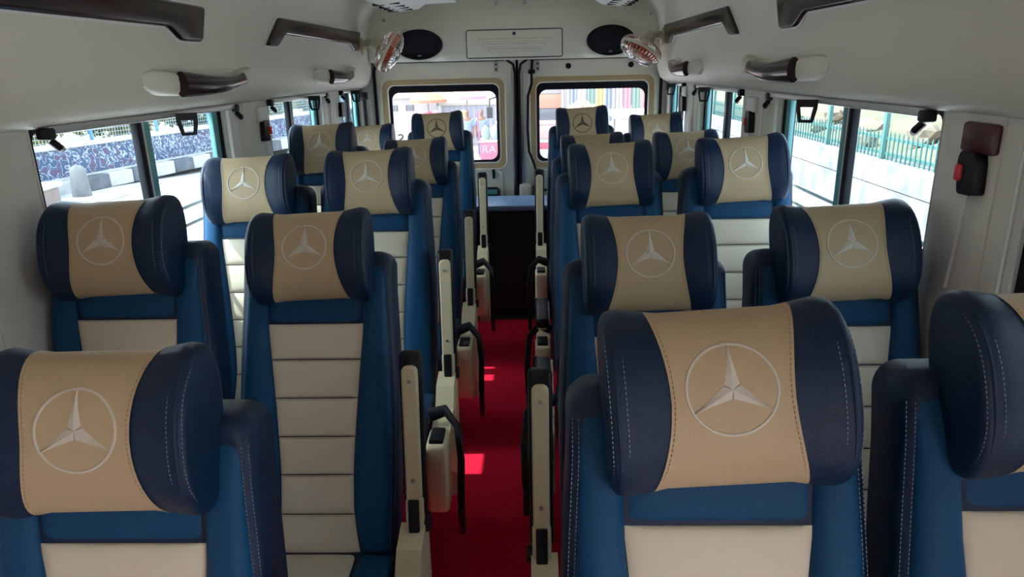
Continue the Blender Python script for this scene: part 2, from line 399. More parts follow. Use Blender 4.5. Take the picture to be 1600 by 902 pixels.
# ------------------------------------------------------------------ coach seat: shared meshes
HH = .105                                        # half height of the headrest
def front_n(u, v):                               # front face of the headrest, v from its centre
    t = min(1, abs(v) / HH)
    n = .018 + .064 * (1 - t ** 2.3) ** .5
    a = max(0, min(1, (abs(u) - .055) / .07)); a = a * a * (3 - 2 * a)
    return n + .010 * a * (1 - t ** 3)
def seam(v): return (.0685 + .018 * (v / HH) ** 2 + (.004 if v < 0 else 0) * abs(v / HH))
def hprof(t, u):                                 # closed profile: t 0..1 -> (n, v)
    a = 2 * PI * t; c, s_ = math.cos(a), math.sin(a)
    e = 2 / 2.3
    v = HH * math.copysign(abs(s_) ** e, s_)
    if c >= 0: n = front_n(u, v)
    else: n = .018 - .040 * abs(c) ** e
    bulge = .008 * max(0, min(1, (abs(u) - .072) / .045)) - .006 * max(0, min(1, (abs(u) - .122) / .02))
    return n, v * (1 + bulge / HH)
NT = 44
def tcos(j): return j / NT
def hsec(uf, scale=1.0, out=0.0):                # one closed loop; uf(v) gives u
    L = []
    for j in range(NT):
        n, v = hprof(j / NT, 0); u = uf(v); n, v = hprof(j / NT, u)
        n = .02 + (n - .02) * scale; v = v * scale
        L.append((u, -(n + (out if n > .02 else 0)), v))
    return L
hm = {}
b = MB(); b.loft([hsec(lambda v, q=q: seam(v) * q, out=.0012) for q in [-1, -.97, -.8, -.55, -.3, 0, .3, .55, .8, .97, 1]]); hm['cover'] = b.mesh('headrest_cover', 'tan', 60)
def wing(s):
    b = MB(); L = [hsec(lambda v, q=q: s * (seam(v) + (.1285 - seam(v)) * q)) for q in (-.15, .0, .04, .25, .5, .75, 1)]
    b.loft(L); return b
def cap(s):
    b = MB(); L = [hsec(lambda v, u=u: s * u, sc) for u, sc in ((.1285, 1), (.133, .995), (.137, .965), (.1395, .91), (.141, .8), (.142, .5), (.142, .02))]
    b.loft(L, False); return b
hm['wing_l'] = wing(-1).mesh('side_wing', 'navy', 60); hm['wing_r'] = wing(1).mesh('side_wing', 'navy', 60)
hm['cap_l'] = cap(-1).mesh('end_cap', 'navy', 60); hm['cap_r'] = cap(1).mesh('end_cap', 'navy', 60)
def stitches(mb, path, nrm, ln=.0034, gap=.0026, wd=.0006):
    pts = []                                      # little raised dashes along a polyline
    for p, q in zip(path, path[1:]):
        p, q = Vector(p), Vector(q); L = (q - p).length; k = max(1, int(L / .0008))
        for i in range(k): pts.append(p + (q - p) * i / k)
    step = .0008; n1 = int(ln / step); n2 = int((ln + gap) / step)
    for i in range(0, len(pts) - n1, n2):
        a, c = pts[i], pts[i + n1]; d = (c - a)
        if d.length < 1e-5 or d.length > .02: continue
        d.normalize(); nn = Vector(nrm); sd = d.cross(nn).normalized() * wd; up = nn * wd
        mb.add([a - sd, a + sd, c + sd, c - sd, a + up * 1.4, c + up * 1.4], [(0, 1, 4), (1, 2, 5, 4), (2, 3, 5), (3, 0, 4, 5)])
b = MB()
for s in (-1, 1):
    path = []
    for i in range(41):
        v = -HH * .96 + 2 * HH * .96 * i / 40; u = s * (seam(v) - .004); path.append((u, -(front_n(u, v) + .0018), v))
    stitches(b, path, (0, -1, 0))
hm['seam_stitch'] = b.mesh('seam_stitching', 'tan_thread')
b = MB()
for s in (-1, 1):
    for u0, sc, off in ((.119, 1, .0006), (.1372, .962, .0012)):
        path = []
        for i in range(41):
            v = -HH * .96 + 2 * HH * .96 * i / 40; path.append((s * u0, -(.02 + (front_n(u0, v) - .02) * sc + off), v * sc))
        stitches(b, path, Vector((s * .4, -.9, 0)))
hm['edge_stitch'] = b.mesh('edge_stitching', 'navy_thread')
for s, nm in ((-1, 'pipe_l'), (1, 'pipe_r')):     # raised piping where the end cap meets the wing
    b = MB(); b.tube([(s * .129, -(front_n(.129, v) + .0002), v) for v in [-HH * .97 + 2 * HH * .97 * i / 30 for i in range(31)]], .0022, 6)
    hm[nm] = b.mesh('piping', 'navy', 60)
# emblem: ring and three-pointed star, laid on the curved face
EV, ER = .013, .051
def emb_pt(x, z, h): return (x, -(front_n(x, z + EV) + .0012 + h), z + EV)
def emb_ring(m):
    b = MB(); n = 64; L = []
    for r_, h in ((ER - .0019, 0), (ER - .0011, .0012), (ER + .0011, .0012), (ER + .0019, 0)):
        L.append([emb_pt(r_ * math.cos(2 * PI * i / n), r_ * math.sin(2 * PI * i / n), h) for i in range(n)])
    b.loft(L); return b.mesh('emblem_ring', m, 25)
def emb_star(m):
    b = MB()
    for k in range(3):
        a = PI / 2 + k * 2 * PI / 3; d = (math.cos(a), math.sin(a)); p = (-d[1], d[0]); n = 8; A, B, C_ = [], [], []
        for i in range(n + 1):
            t = i / n; r_ = t * ER * .985; ws = .0098 * (1 - t) ** 1.35 + .0006
            if t < .13: ws = min(ws, r_ * math.tan(R(60)))
            h0 = .0002 if i else .0022
            A.append(emb_pt(d[0] * r_ + p[0] * ws, d[1] * r_ + p[1] * ws, h0)); C_.append(emb_pt(d[0] * r_ - p[0] * ws, d[1] * r_ - p[1] * ws, h0)); B.append(emb_pt(d[0] * r_, d[1] * r_, .0022))
        k0 = len(b.v); b.v += A + B + C_
        for i in range(n):
            b.f.append((k0 + i, k0 + i + 1, k0 + n + 2 + i, k0 + n + 1 + i)); b.f.append((k0 + n + 1 + i, k0 + n + 2 + i, k0 + 2 * n + 3 + i, k0 + 2 * n + 2 + i))
    return b.mesh('emblem_star', m, 25, weld=1e-6)
for q, m in (('', 'silver_thread'), ('_dark', 'dark_thread')):
    hm['ring' + q] = emb_ring(m); hm['star' + q] = emb_star(m)

# backrest: v measured from the recliner pivot
BV = .745
def bhw(v):                                       # half width of the backrest
    t = v / BV
    return .186 + .009 * math.sin(PI * min(1, t * 1.15)) - .008 * max(0, t - .55)
def outline(inset=0, n=22):
    pts = []
    r_ = .035
    for i in range(n): v = -.03 + (BV - r_ + .03) * i / (n - 1); pts.append((bhw(max(0, v)) - inset, v))
    for i in range(1, 7): a = PI / 2 * i / 6; pts.append((bhw(BV) - r_ + r_ * math.cos(a) - inset, BV - r_ + r_ * math.sin(a) - inset))
    return pts + [(-u, v) for u, v in reversed(pts)]
b = MB()
layers = [(.10, .03), (.094, .012), (.08, 0), (.03, 0), (.008, .003), (-.002, .012), (-.004, .02)]
b.loft([[(u, y, v) for u, v in outline(ins)] for y, ins in layers], True)
bm_body = b.mesh('backrest', 'navy', 50)
def cseam(v):                                     # half width of the cream insert
    t = max(0, min(1, v / .56))
    return .088 + .027 * max(0, (t - .35) / .65) ** 1.3 + .018 * max(0, (.25 - t) / .25) ** 1.6
def pillow(lf, rf, v0, v1, h, base, nu=12, nv=10, pw=5):
    b = MB()
    def f(i, j):
        v = v0 + (v1 - v0) * j; a, c = lf(v), rf(v)
        e = (1 - abs(2 * i - 1) ** pw) * (1 - abs(2 * j - 1) ** pw)
        return (a + (c - a) * i, -(base + h * e ** .6), v)
    rng = [0, .02, .06, .13, .25, .4, .5, .6, .75, .87, .94, .98, 1]
    k = len(b.v); n = len(rng)
    for i in rng:
        for j in rng: b.v.append(f(i, j))
    for i in range(n - 1):
        for j in range(n - 1): b.f.append((i * n + j, (i + 1) * n + j, (i + 1) * n + j + 1, i * n + j + 1))
    # skirt back into the body
    edge = [i * n for i in range(n)] + [(n - 1) * n + j for j in range(1, n)] + [i * n + n - 1 for i in range(n - 2, -1, -1)] + [j for j in range(n - 2, 0, -1)]
    k = len(b.v); b.v += [(b.v[e][0], b.v[e][1] + .02, b.v[e][2]) for e in edge]; m = len(edge)
    for q in range(m): b.f.append((edge[q], edge[(q + 1) % m], k + (q + 1) % m, k + q))
    return b
CV = [.0, .11, .205, .297, .39, .483, .57]
panel_meshes = [pillow(lambda v: -cseam(v), cseam, a + .0012, c - .0012, .0075, .0045).mesh('back_panel', 'cream', 50) for a, c in zip(CV, CV[1:])]
b = MB()
for v in CV[1:-1]:
    for dv in (.0035, -.0035):
        stitches(b, [(-cseam(v) + .003, -.0100, v + dv), (cseam(v) - .003, -.0100, v + dv)], (0, -1, 0))
panel_stitch = b.mesh('panel_stitching', 'tan_thread')
bol = {s: pillow((lambda v, s=s: s * (cseam(v) if v < .57 else .115)), (lambda v, s=s: s * (bhw(max(0, v)) - .014)), .0, BV - .03, .026, -.001, pw=3).mesh('side_bolster', 'blue', 50) for s in (-1, 1)}
band = pillow(lambda v: -.113, lambda v: 0.113, .573, BV - .04, .008, .002).mesh('head_band', 'blue', 50)
b = MB()
for s in (-1, 1):
    for ins, y in ((.0135, -.0035), (.006, .003)):
        path = [(s * (bhw(max(0, v)) - ins), y, v) for v in [.01 + (BV - .05) * i / 40 for i in range(41)]]
        stitches(b, path, Vector((s * .6, -.8, 0)))
back_stitch = b.mesh('edge_stitching', 'navy_thread')
# cushion
b = MB(); b.rbox(-.195, .195, -.43, .02, .345, .455, .035, 4); cush = b.mesh('seat_cushion', 'navy', 50)
def cpil(x0, x1, y0, y1, h, z, m, nm):
    q = pillow(lambda v: x0, lambda v: x1, y0, y1, h, 0); q.v = [(p[0], p[2], z - p[1]) for p in q.v]; return q.mesh(nm, m, 50)
cush_c = cpil(-.10, .10, -.40, -.01, .014, .452, 'cream', 'cushion_panel')
cush_s = {s: cpil(s * .105, s * .188, -.41, -.01, .022, .448, 'blue', 'cushion_bolster') for s in (-1, 1)}
# base frame and side cover
b = MB(); b.rbox(-.18, .18, -.36, .0, .29, .345, .01); frame_m = b.mesh('seat_frame', 'black')
b = MB(); b.prism([(-.16, 0), (.16, 0), (.16, .025), (.045, .04), (.035, .30), (-.035, .30), (-.045, .04), (-.16, .025)], lambda a, c, t: (t, a, c), -.018, .018); leg_m = b.mesh('leg', 'black')
def side_cover(s):
    poly = [(-.31, .30), (-.33, .38), (-.20, .42), (-.10, .44), (-.055, .50), (.02, .52), (.055, .47), (.05, .30), (.03, .09), (-.05, .08), (-.10, .2), (-.2, .27)]
    b = MB(); fn = lambda a, c, t: (t, a, c)
    b.prism(poly, fn, s * .203, s * .262); return b.mesh('side_cover', 'plastic', 30)
cover_m = {s: side_cover(s) for s in (-1, 1)}
def belt_house(s):
    b = MB(); b.rbox(min(s * .205, s * .268), max(s * .205, s * .268), -.36, -.24, .22, .45, .014, 3); return b.mesh('recliner_housing', 'plastic')
house_m = {s: belt_house(s) for s in (-1, 1)}
def house_btn(s):
    b = MB(); b.rbox(min(s * .215, s * .258), max(s * .215, s * .258), -.345, -.262, .445, .462, .006); return b.mesh('lever_cap', 'black')
btn_m = {s: house_btn(s) for s in (-1, 1)}
def strap(s):
    b = MB(); pts = [(s * .20, -.18, .46), (s * .25, -.20, .485), (s * .29, -.24, .45), (s * .302, -.28, .36), (s * .30, -.30, .28), (s * .298, -.30, .22)]
    b.tube(pts, .022, 8, flat=(.45, 1)); return b.mesh('belt_strap', 'rubber')
strap_m = {s: strap(s) for s in (-1, 1)}
def tongue(s):
    b = MB(); b.rbox(min(s * .288, s * .308), max(s * .288, s * .308), -.325, -.275, .12, .215, .006); return b.mesh('belt_buckle', 'black')
tongue_m = {s: tongue(s) for s in (-1, 1)}
# armrest, modelled raised: origin at its hinge, length along +z
b = MB(); b.rbox(-.027, .027, -.012, .026, .02, .425, .012, 3); arm_pad = b.mesh('armrest', 'black')
b = MB(); b.loft([[(x * q, y, z) for x, z in pr] for (y, q, pr) in []] or [[(a, yy, c) for a, c in rrect(0, .19, .0185 - i_, .205 - i_, .014, 4)] for yy, i_ in ((-.008, 0), (-.022, 0), (-.027, .004))], True); arm_cov = b.mesh('arm_underside', 'plastic')
b = MB(); b.rbox(-.021, .021, -.030, .0, -.02, .075, .008); arm_root = b.mesh('arm_hinge', 'plastic')
b = MB(); b.rbox(-.013, .013, -.040, -.028, -.012, .075, .004); arm_clip = b.mesh('hinge_clip', 'black')
b = MB(); b.cyl((0, -.0295, 0), (0, -.026, 0), .0048, n=10); arm_screw = b.mesh('screw', 'metal')
b = MB(); b.cyl((.018, 0, .0), (.034, 0, .0), .02, n=16); arm_knob = b.mesh('hinge_knob', 'black')

HV, HT = .73, 5                                   # headrest centre above the pivot, its extra tilt
def seat(x, hy, hz, recl, side, label, arm='up', dark=False, roll=2.3):
    """hy, hz: headrest centre; side: which side carries the aisle armrest (+1 / -1), 0 for a window seat"""
    a = R(recl); y = hy - HV * math.sin(a); pz = hz - HV * math.cos(a); dz = pz - .43
    t = empty('coach_seat', (x, y, 0)); tag(t, label, 'seat', 'coach seats in rows')
    P = (0, 0, pz); rot = (-a, 0, 0)
    def stuff(o): o['kind'] = 'stuff'
    bk = link('backrest', bm_body, t, P, rot)
    for s in (-1, 1): link('side_bolster', bol[s], bk)
    link('head_band', band, bk); stuff(link('edge_stitching', back_stitch, bk))
    for pm in panel_meshes: link('back_panel', pm, bk)
    stuff(link('panel_stitching', panel_stitch, bk))
    hr = link('headrest', hm['cover'], t, (0, hy - y, hz), (-a - R(HT), -R(roll), 0))
    for k in ('wing_l', 'wing_r'): link('side_wing', hm[k], hr)
    for k in ('cap_l', 'cap_r'): link('end_cap', hm[k], hr)
    for k in ('pipe_l', 'pipe_r'): link('piping', hm[k], hr)
    q = '_dark' if dark else ''
    link('emblem_ring', hm['ring' + q], hr)['label'] = 'embroidered ring of the emblem'
    link('emblem_star', hm['star' + q], hr)['label'] = 'embroidered three-pointed star'
    stuff(link('seam_stitching', hm['seam_stitch'], hr)); stuff(link('edge_stitching', hm['edge_stitch'], hr))
    up = (0, 0, dz)
    cu = link('seat_cushion', cush, t, up); link('cushion_panel', cush_c, cu)
    for s in (-1, 1): link('cushion_bolster', cush_s[s], cu)
    link('seat_frame', frame_m, t, up)
    for s in (-1, 1): link('leg', leg_m, t, (s * .13, -.17, 0)).scale.z = (.30 + dz) / .30
    if side:
        link('side_cover', cover_m[side], t, up)
        ho = link('recliner_housing', house_m[side], t, up); link('lever_cap', btn_m[side], ho)
        st = link('belt_strap', strap_m[side], t, up); link('belt_buckle', tongue_m[side], st)
        aa = -R(recl * .5) if arm == 'up' else R(84)
        ar = link('armrest', arm_pad, t, (side * .238, .03, .51 + dz), (aa, 0, 0))
        link('arm_underside', arm_cov, ar); link('arm_hinge', arm_root, ar); link('hinge_clip', arm_clip, ar)
        link('screw', arm_screw, ar, (0, 0, .36)); link('screw', arm_screw, ar, (0, 0, .12))
        kn = link('hinge_knob', arm_knob, ar)
        if side < 0: kn.rotation_euler = (0, 0, PI)
    return t
seat(-.440, .828, 1.096, 11, 1, 'nearest left seat, cut off by the bottom left corner of the view', roll=1.2)
seat(-.407, 1.637, 1.114, 18, 1, 'left aisle seat of the second row, whose whole cream backrest shows')
seat(-.802, 1.515, 1.173, 12, 0, 'left window seat of the second row, beside the first big left window')
seat(-.412, 2.328, 1.184, 12, 1, 'left aisle seat of the third row, directly behind the seat whose whole backrest shows')
seat(-.803, 2.298, 1.174, 12, 0, 'left window seat of the third row, brightly lit beside the glass')
seat(-.408, 3.237, 1.132, 18, 1, 'left aisle seat of the fourth row, headrest half hidden by the row in front')
seat(-.806, 3.169, 1.211, 9, 0, 'left window seat of the fourth row, in front of the small second window')
seat(-.405, 4.020, 1.201, 9, 1, 'left aisle seat of the last row, headrest with dark emblem against the rear window', dark=True, roll=3)
seat(-.795, 4.013, 1.140, 16, 0, 'left window seat of the last row, pale headrest low in the corner')
seat(.345, .795, 1.153, 16, -1, 'nearest right aisle seat, large tan headrest at the bottom right', roll=3.4)
seat(.754, .800, 1.169, 16, 0, 'nearest right window seat, cut off by the right edge of the view')
seat(.369, 1.523, 1.117, 18, -1, 'right aisle seat of the second row with raised pale armrest', roll=0.8)
seat(.791, 1.527, 1.134, 16, 0, 'right window seat of the second row beside the large right window', roll=2.6)
seat(.384, 2.422, 1.182, 12, -1, 'right aisle seat of the third row with black armrest folded down', arm='down')
seat(.803, 2.362, 1.201, 10, 0, 'right window seat of the third row next to the end of the big right window', roll=3)
seat(.388, 3.215, 1.140, 17, -1, 'right aisle seat of the fourth row, nearly hidden behind another headrest', arm='down')
seat(.803, 3.221, 1.143, 17, 0, 'right window seat of the fourth row, low headrest beside the second pillar')
seat(.392, 3.994, 1.215, 9, -1, 'right aisle seat of the last row, upright against the rear window', dark=True)
seat(.797, 4.006, 1.170, 12, 0, 'right window seat of the last row, plain tan headrest in the far right corner')
#DETAILS
# ------------------------------------------------------------------ fittings on the headliner and pillars
def offset_poly(P, d):
    n = len(P); out = []
    area = sum(P[i][0] * P[(i + 1) % n][1] - P[(i + 1) % n][0] * P[i][1] for i in range(n))
    sg = 1 if area > 0 else -1
    for i in range(n):
        a, b_, c = Vector(P[i - 1]), Vector(P[i]), Vector(P[(i + 1) % n])
        e1 = (b_ - a).normalized(); e2 = (c - b_).normalized()
        n1 = Vector((-e1.y, e1.x)) * sg; n2 = Vector((-e2.y, e2.x)) * sg
        m = (n1 + n2); m = m / max(.35, m.dot(n1)) if m.length > 1e-6 else n1
        out.append((b_.x + m.x * d, b_.y + m.y * d))
    return out
def round_poly(P, r, k=4):
    out = []; n = len(P)
    for i in range(n):
        a, b_, c = Vector(P[i - 1]), Vector(P[i]), Vector(P[(i + 1) % n])
        q = min(r, (a - b_).length * .45, (c - b_).length * .45)
        p0 = b_ + (a - b_).normalized() * q; p1 = b_ + (c - b_).normalized() * q
        for j in range(k + 1):
            t = j / k; out.append(tuple(p0 * (1 - t) ** 2 + b_ * 2 * t * (1 - t) + p1 * t * t))
    return out
def wall_trim(s, P, label):
    P = round_poly(P, .018)
    t = empty('wood_trim', (s * .92, P[0][0], 1.64)); tag(t, label, 'trim', 'dark wood headliner trims')
    o = t.location
    f = lambda L, d: [(s * (liner_x(z) - d) - o.x, y - o.y, z - o.z) for y, z in L]
    b = MB(); b.loft([f(P, -.004), f(P, .010), f(offset_poly(P, .005), .016), f(offset_poly(P, .009), .017)], True); b.build('veneer', 'wood', t, angle=35)
    Q = offset_poly(P, -.006)
    b = MB(); b.loft([f(Q, -.004), f(Q, .004), f(P, .005)], True); b.build('highlight_edge', 'white', t, angle=35)  # white rim puts the trim's edge highlight into the colour
    for (y, z) in ((P[0][0], 1.66),):
        pass
    return t
for s, sd in ((-1, 'left'), (1, 'right')):
    ex = .09 if s > 0 else 0
    wall_trim(s, [(.50, 1.64), (.64, 1.64), (.70, 1.672), (2.10 + ex, 1.676), (2.17 + ex, 1.640), (2.31 + ex, 1.640), (2.34 + ex, 1.745), (.52, 1.745)], 'long dark wood trim high on the %s side near the front' % sd)
    wall_trim(s, [(2.87, 1.645), (3.00, 1.645), (3.10, 1.694), (4.20, 1.690), (4.27, 1.655), (4.40, 1.655), (4.42, 1.762), (3.02, 1.757)], 'dark wood trim high on the %s side beside the rear fan' % sd)

def grab_handle(s, y0, L, label):
    k = L / .80
    t = empty('grab_handle', (s * .92, y0, 1.50)); tag(t, label, 'handle', 'grab handles on the headliner')
    # near mount: wedge growing out of the liner
    def sec(y, z0, z1, x, n=14):
        pts = []
        for i in range(n):
            a = 2 * PI * i / n; c_, s_ = math.cos(a), math.sin(a)
            xx = .03 if c_ < 0 else -x * abs(c_) ** .5
            pts.append((s * xx, y, (z0 + z1) / 2 + (z1 - z0) / 2 * math.copysign(abs(s_) ** .55, s_)))
        return pts
    b = MB(); b.loft([sec(.075 * k, .018, .046, -.004), sec(.09 * k, .006, .054, .008), sec(.12 * k, -.006, .058, .024), sec(.16 * k, -.012, .056, .040), sec(.20 * k, -.014, .050, .050)], True); b.build('mount', 'liner', t, angle=50)
    b = MB(); b.loft([sec(.66 * k, .004, .05, .050), sec(.74 * k, .0, .062, .044), sec(.79 * k, .012, .066, .022), sec(.81 * k, .022, .06, .004)], True); b.build('mount', 'liner', t, angle=50)
    # grip: swept oval, thick at the near end
    path = []; rr = []
    for i in range(15):
        q = i / 14; y = (.18 + .54 * q) * k; bow = .050 + .022 * math.sin(PI * q) - .022 * q
        path.append((-s * bow, y, .018 - .012 * math.sin(PI * q) + .012 * q)); rr.append(.036 - .017 * min(1, q * 1.5) + .010 * max(0, q - .75) * 4 * .5)
    b = MB(); b.tube(path, rr, 14, flat=(.55, 1)); b.build('grip', 'wood', t, angle=60)
    b = MB(); b.loft([sec(.20 * k, -.006, .05, .01), sec(.43 * k, .0, .045, .002), sec(.66 * k, .0, .05, .01)]); b.build('recess', 'liner', t, angle=50)
for s, sd in ((-1, 'left'), (1, 'right')):
    grab_handle(s, 1.87 if s < 0 else 1.95, .80, 'wood grip grab handle over the big %s window' % sd)
    grab_handle(s, 3.42, .80, 'small far grab handle on the %s side near the rear fan' % sd)

def fan(c, axis, base, label):
    t = empty('wall_fan', base); tag(t, label, 'fan', 'caged wall fans')
    ax = Vector(axis).normalized(); c = Vector(c) - Vector(base); a = ax.orthogonal().normalized()
    if abs(ax.x) > .6: a = ax.cross(Vector((0, 1, 0))).normalized()
    b_ = ax.cross(a)
    RR = .125
    def P(r, th, h): return c + (a * math.cos(th) + b_ * math.sin(th)) * r + ax * h
    m = MB(); n = 40
    m.loft([[P(RR - .004, 2 * PI * i / n, h) for i in range(n)] if q else [P(RR + .004, 2 * PI * i / n, h) for i in range(n)] for q, h in ((0, -.008), (0, .008), (1, .008), (1, -.008), (0, -.008))]); rim = m.build('rim', 'fancream', t)
    m = MB()
    for sg, dp in ((1, .055), (-1, .05)):
        for q in range(36):
            th = 2 * PI * q / 36
            m.tube([P(RR * f, th + (.25 * (1 - f)), sg * (.012 + dp * (1 - f ** 2.2) ** .5)) for f in (1, .97, .85, .65, .45, .25)], .0017, 4, cap=False)
        for f in (.9, .7, .5, .3): m.torus(c + ax * sg * (.012 + dp * (1 - f ** 2.2) ** .5), ax, RR * f, .0018, 36, 4)
    g = m.build('cage', 'chrome', t); g['kind'] = 'stuff'
    m = MB(); m.cyl(c + ax * .058, c + ax * .066, .030, .022, 20); m.build('badge', 'black', t)
    for q in range(5):
        th0 = 2 * PI * q / 5; m = MB()
        def bl(i, j):
            r = .022 + .082 * i; th = th0 + (j - .5) * (1.05 - .25 * i); return P(r, th, .02 - .045 * j)
        m.grid(bl, 8, 6); m.grid(lambda i, j: Vector(bl(i, j)) + ax * .003, 8, 6); m.build('blade', 'orange', t)
    m = MB(); m.cyl(c - ax * .02, c + ax * .03, .024, n=18); m.build('hub', 'orange', t)
    m = MB(); m.cyl(c - ax * .11, c - ax * .055, .042, .048, 20); m.build('motor', 'fancream', t)
    e = c - ax * .09
    m = MB(); m.cyl(Vector((0, 0, 0)), Vector((0, 0, 0)) + Vector((-math.copysign(.012, base[0]), 0, 0)), .048, n=24); m.build('wall_plate', 'fancream', t)
    m = MB(); m.tube([Vector((0, 0, 0)), e * .45 + Vector((0, -.01, .01)), e], .016, 8, flat=(1, 1.6)); m.build('arm', 'fancream', t)
    m = MB(); m.cyl(e * .5 - Vector((0, .03, 0)), e * .5 + Vector((0, .03, 0)), .012, n=10); m.build('wing_nut', 'fancream', t)
fan((-.725, 4.38, 1.652), (.86, .06, -.50), (-.915, 4.52, 1.685), 'small caged fan with orange blades on the left headliner, seen edge-on')
fan((.762, 4.38, 1.622), (-.50, -.14, -.86), (.912, 4.52, 1.700), 'small caged fan with orange blades on the right headliner, tilted downwards')

# roof air vents at the rear of the ceiling
for s, sd in ((-1, 'left'), (1, 'right')):
    t = empty('roof_vent', (s * .5, 3.2, 1.90)); tag(t, 'white slotted roof vent panel at the top %s' % sd, 'vent', 'roof vents')
    P = [(.20, .0), (.02, -.006), (-.02, -.03), (-.14, -.045), (-.19, -.03), (-.21, .035), (.2, .045)]
    b = MB(); b.prism(P, lambda a, c, q: (-s * a, q, c), 0, 1.08); b.build('housing', 'white', t)
    for y in (1.00, .88, .76, .60):
        for x0 in (-.15, -.07):
            b = MB(); b.rbox(-s * x0 - .028, -s * x0 + .028, y - .012, y + .012, -.047 if x0 < -.1 else -.040, -.030, .004); b.build('slot', 'black', t)
    b = MB(); b.rbox(s * .215 - .012, s * .215 + .012, 0, 1.1, -.01, .05, .006); b.build('side_strip', 'wood', t)

# roller-blind rails with pull clips
for s, sd in ((-1, 'left'), (1, 'right')):
    for k, (y0, y1, yc, nm) in enumerate(((1.60, 2.66, 2.215, 'first big'), (3.03, 3.86, 3.55, 'second'), (4.18, 4.62, 4.40, 'small rear'))):
        t = empty('blind_rail', (s * .982, y0, 1.419)); tag(t, 'aluminium blind rail with black clips over the %s %s window' % (nm, sd), 'blind rail', 'window blind rails')
        b = MB(); b.rbox(-.009, .009, 0, y1 - y0, .0, .020, .004); b.build('rail', 'alu', t)
        for yy in (.0, y1 - y0):
            b = MB(); b.rbox(-.014, .014, yy - .018, yy + .018, -.010, .016, .006); e = b.build('end_bracket', 'black', t)
            b = MB(); b.tube([(-s * .0, yy + .01, -.012), (-s * .012, yy + .02, -.03), (-s * .005, yy + .035, -.034)], .009, 8); b.build('bracket_hook', 'black', e)
        y = yc - y0
        b = MB(); o_ = [(y - .030, .012), (y + .030, .012), (y + .029, -.016), (y + .020, -.056), (y - .020, -.056), (y - .029, -.016)]; i_ = [(y - .020, -.010), (y + .020, -.010), (y + .019, -.016), (y + .014, -.047), (y - .014, -.047), (y - .019, -.016)]
        x0, x1 = -s * .014, -s * .024
        ca, sa = math.cos(R(58)), math.sin(R(58)); tw = lambda x, a, c: (-s * (.034 - (a - y) * s * s * -sa) , y + (a - y) * ca + (x - x0) * s * .9, c)
        b.loft([[tw(x0, a, c) for a, c in o_], [tw(x1, a, c) for a, c in o_], [tw(x1, a, c) for a, c in i_], [tw(x0, a, c) for a, c in i_], [tw(x0, a, c) for a, c in o_]]); cl = b.build('pull_clip', 'black', t)
        b = MB(); b.cyl((x1, y, .0), (x1 - s * .002, y, .0), .004, n=8); b.build('clip_screw', 'metal', cl)

# seat-belt anchors on the pillars
def belt(s, y, z, plate, label, red=True):
    t = empty('belt_anchor', (s * .98, y, z)); tag(t, label, 'seat belt', 'belt anchors on the pillars')
    if plate: b = MB(); b.rbox(-.010, .010, -.052, .052, .0, .058, .008); b.build('cover_plate', plate, t)
    b = MB(); b.prism(round_poly([(-.030, -.078), (.022, -.080), (.034, -.012), (.026, .004), (-.018, .004), (-.026, -.02)], .01), lambda a, c, q: (q, a, c), -.018, .014); bk = b.build('buckle', 'black', t)
    if red: b = MB(); b.rbox(min(0, -s * .023), max(0, -s * .023), .012, .036, -.056, -.022, .006); b.build('release_button', 'red', bk)
    b = MB(); b.tube([(-s * .004, .0, -.07), (-s * .004, .015, -.16), (-s * .003, .03, -.28)], .004, 6, flat=(.5, 1)); b.build('webbing_edge', 'white', t)
belt(1, 1.395, 1.365, 'maroon', 'maroon belt anchor with red-buttoned black buckle on the near right pillar')
belt(1, 2.86, 1.355, 'white', 'white belt anchor with black buckle on the second right pillar')
belt(1, 4.14, 1.362, 'white', 'small white belt anchor on the far right pillar', False)
belt(-1, 2.92, 1.355, 'white', 'white belt anchor with red-buttoned black buckle on the second left pillar')
belt(-1, 4.14, 1.37, None, 'small black belt anchor on the far left pillar', False)
t = empty('belt_strap_hanger', (-.97, 4.70, 1.36)); tag(t, 'black strap hanging from a bracket in the left rear corner', 'strap')
b = MB(); b.rbox(-.03, .02, -.03, .03, 0, .05, .006); b.build('bracket', 'black', t)
b = MB(); b.rbox(-.008, .008, -.018, .018, -.45, .01, .004); b.build('strap', 'rubber', t)
t = empty('coat_hook', (-.972, 1.36, 1.30)); tag(t, 'tiny dark hook on the near left pillar', 'hook')
b = MB(); b.cyl((-.008, 0, 0), (.004, 0, 0), .012, n=12); b.build('base', 'black', t)
b = MB(); b.tube([(.004, 0, 0), (.02, 0, -.006), (.024, 0, .012)], .004, 8); b.build('prong', 'black', t)

# sticker lettering on the outside of the left rear pane, read from inside
def letters(text, loc, size, m, name, label, mirror=False, rz=0, space=1, parent=None):
    cu = bpy.data.curves.new('text', 'FONT'); cu.body = text; cu.size = size; cu.extrude = .0006; cu.space_character = space
    o = bpy.data.objects.new('text', cu); COL.objects.link(o); bpy.context.view_layer.update()
    me = bpy.data.meshes.new_from_object(o.evaluated_get(bpy.context.evaluated_depsgraph_get())); bpy.data.objects.remove(o)
    me.materials.clear(); me.materials.append(M[m])
    q = bpy.data.objects.new(name, me); COL.objects.link(q); q.location = loc; q.rotation_euler = (PI / 2, 0, rz)
    if mirror: q.scale.x = -1
    if parent: q.parent = parent
    if label: tag(q, label, 'lettering'); q['kind'] = 'stuff'
    return q
letters('ELS', (-.610, YR + .028, 1.055), .105, 'letter', 'window_lettering', 'grey mirrored lettering on the lower left rear pane', mirror=True, space=1.35)

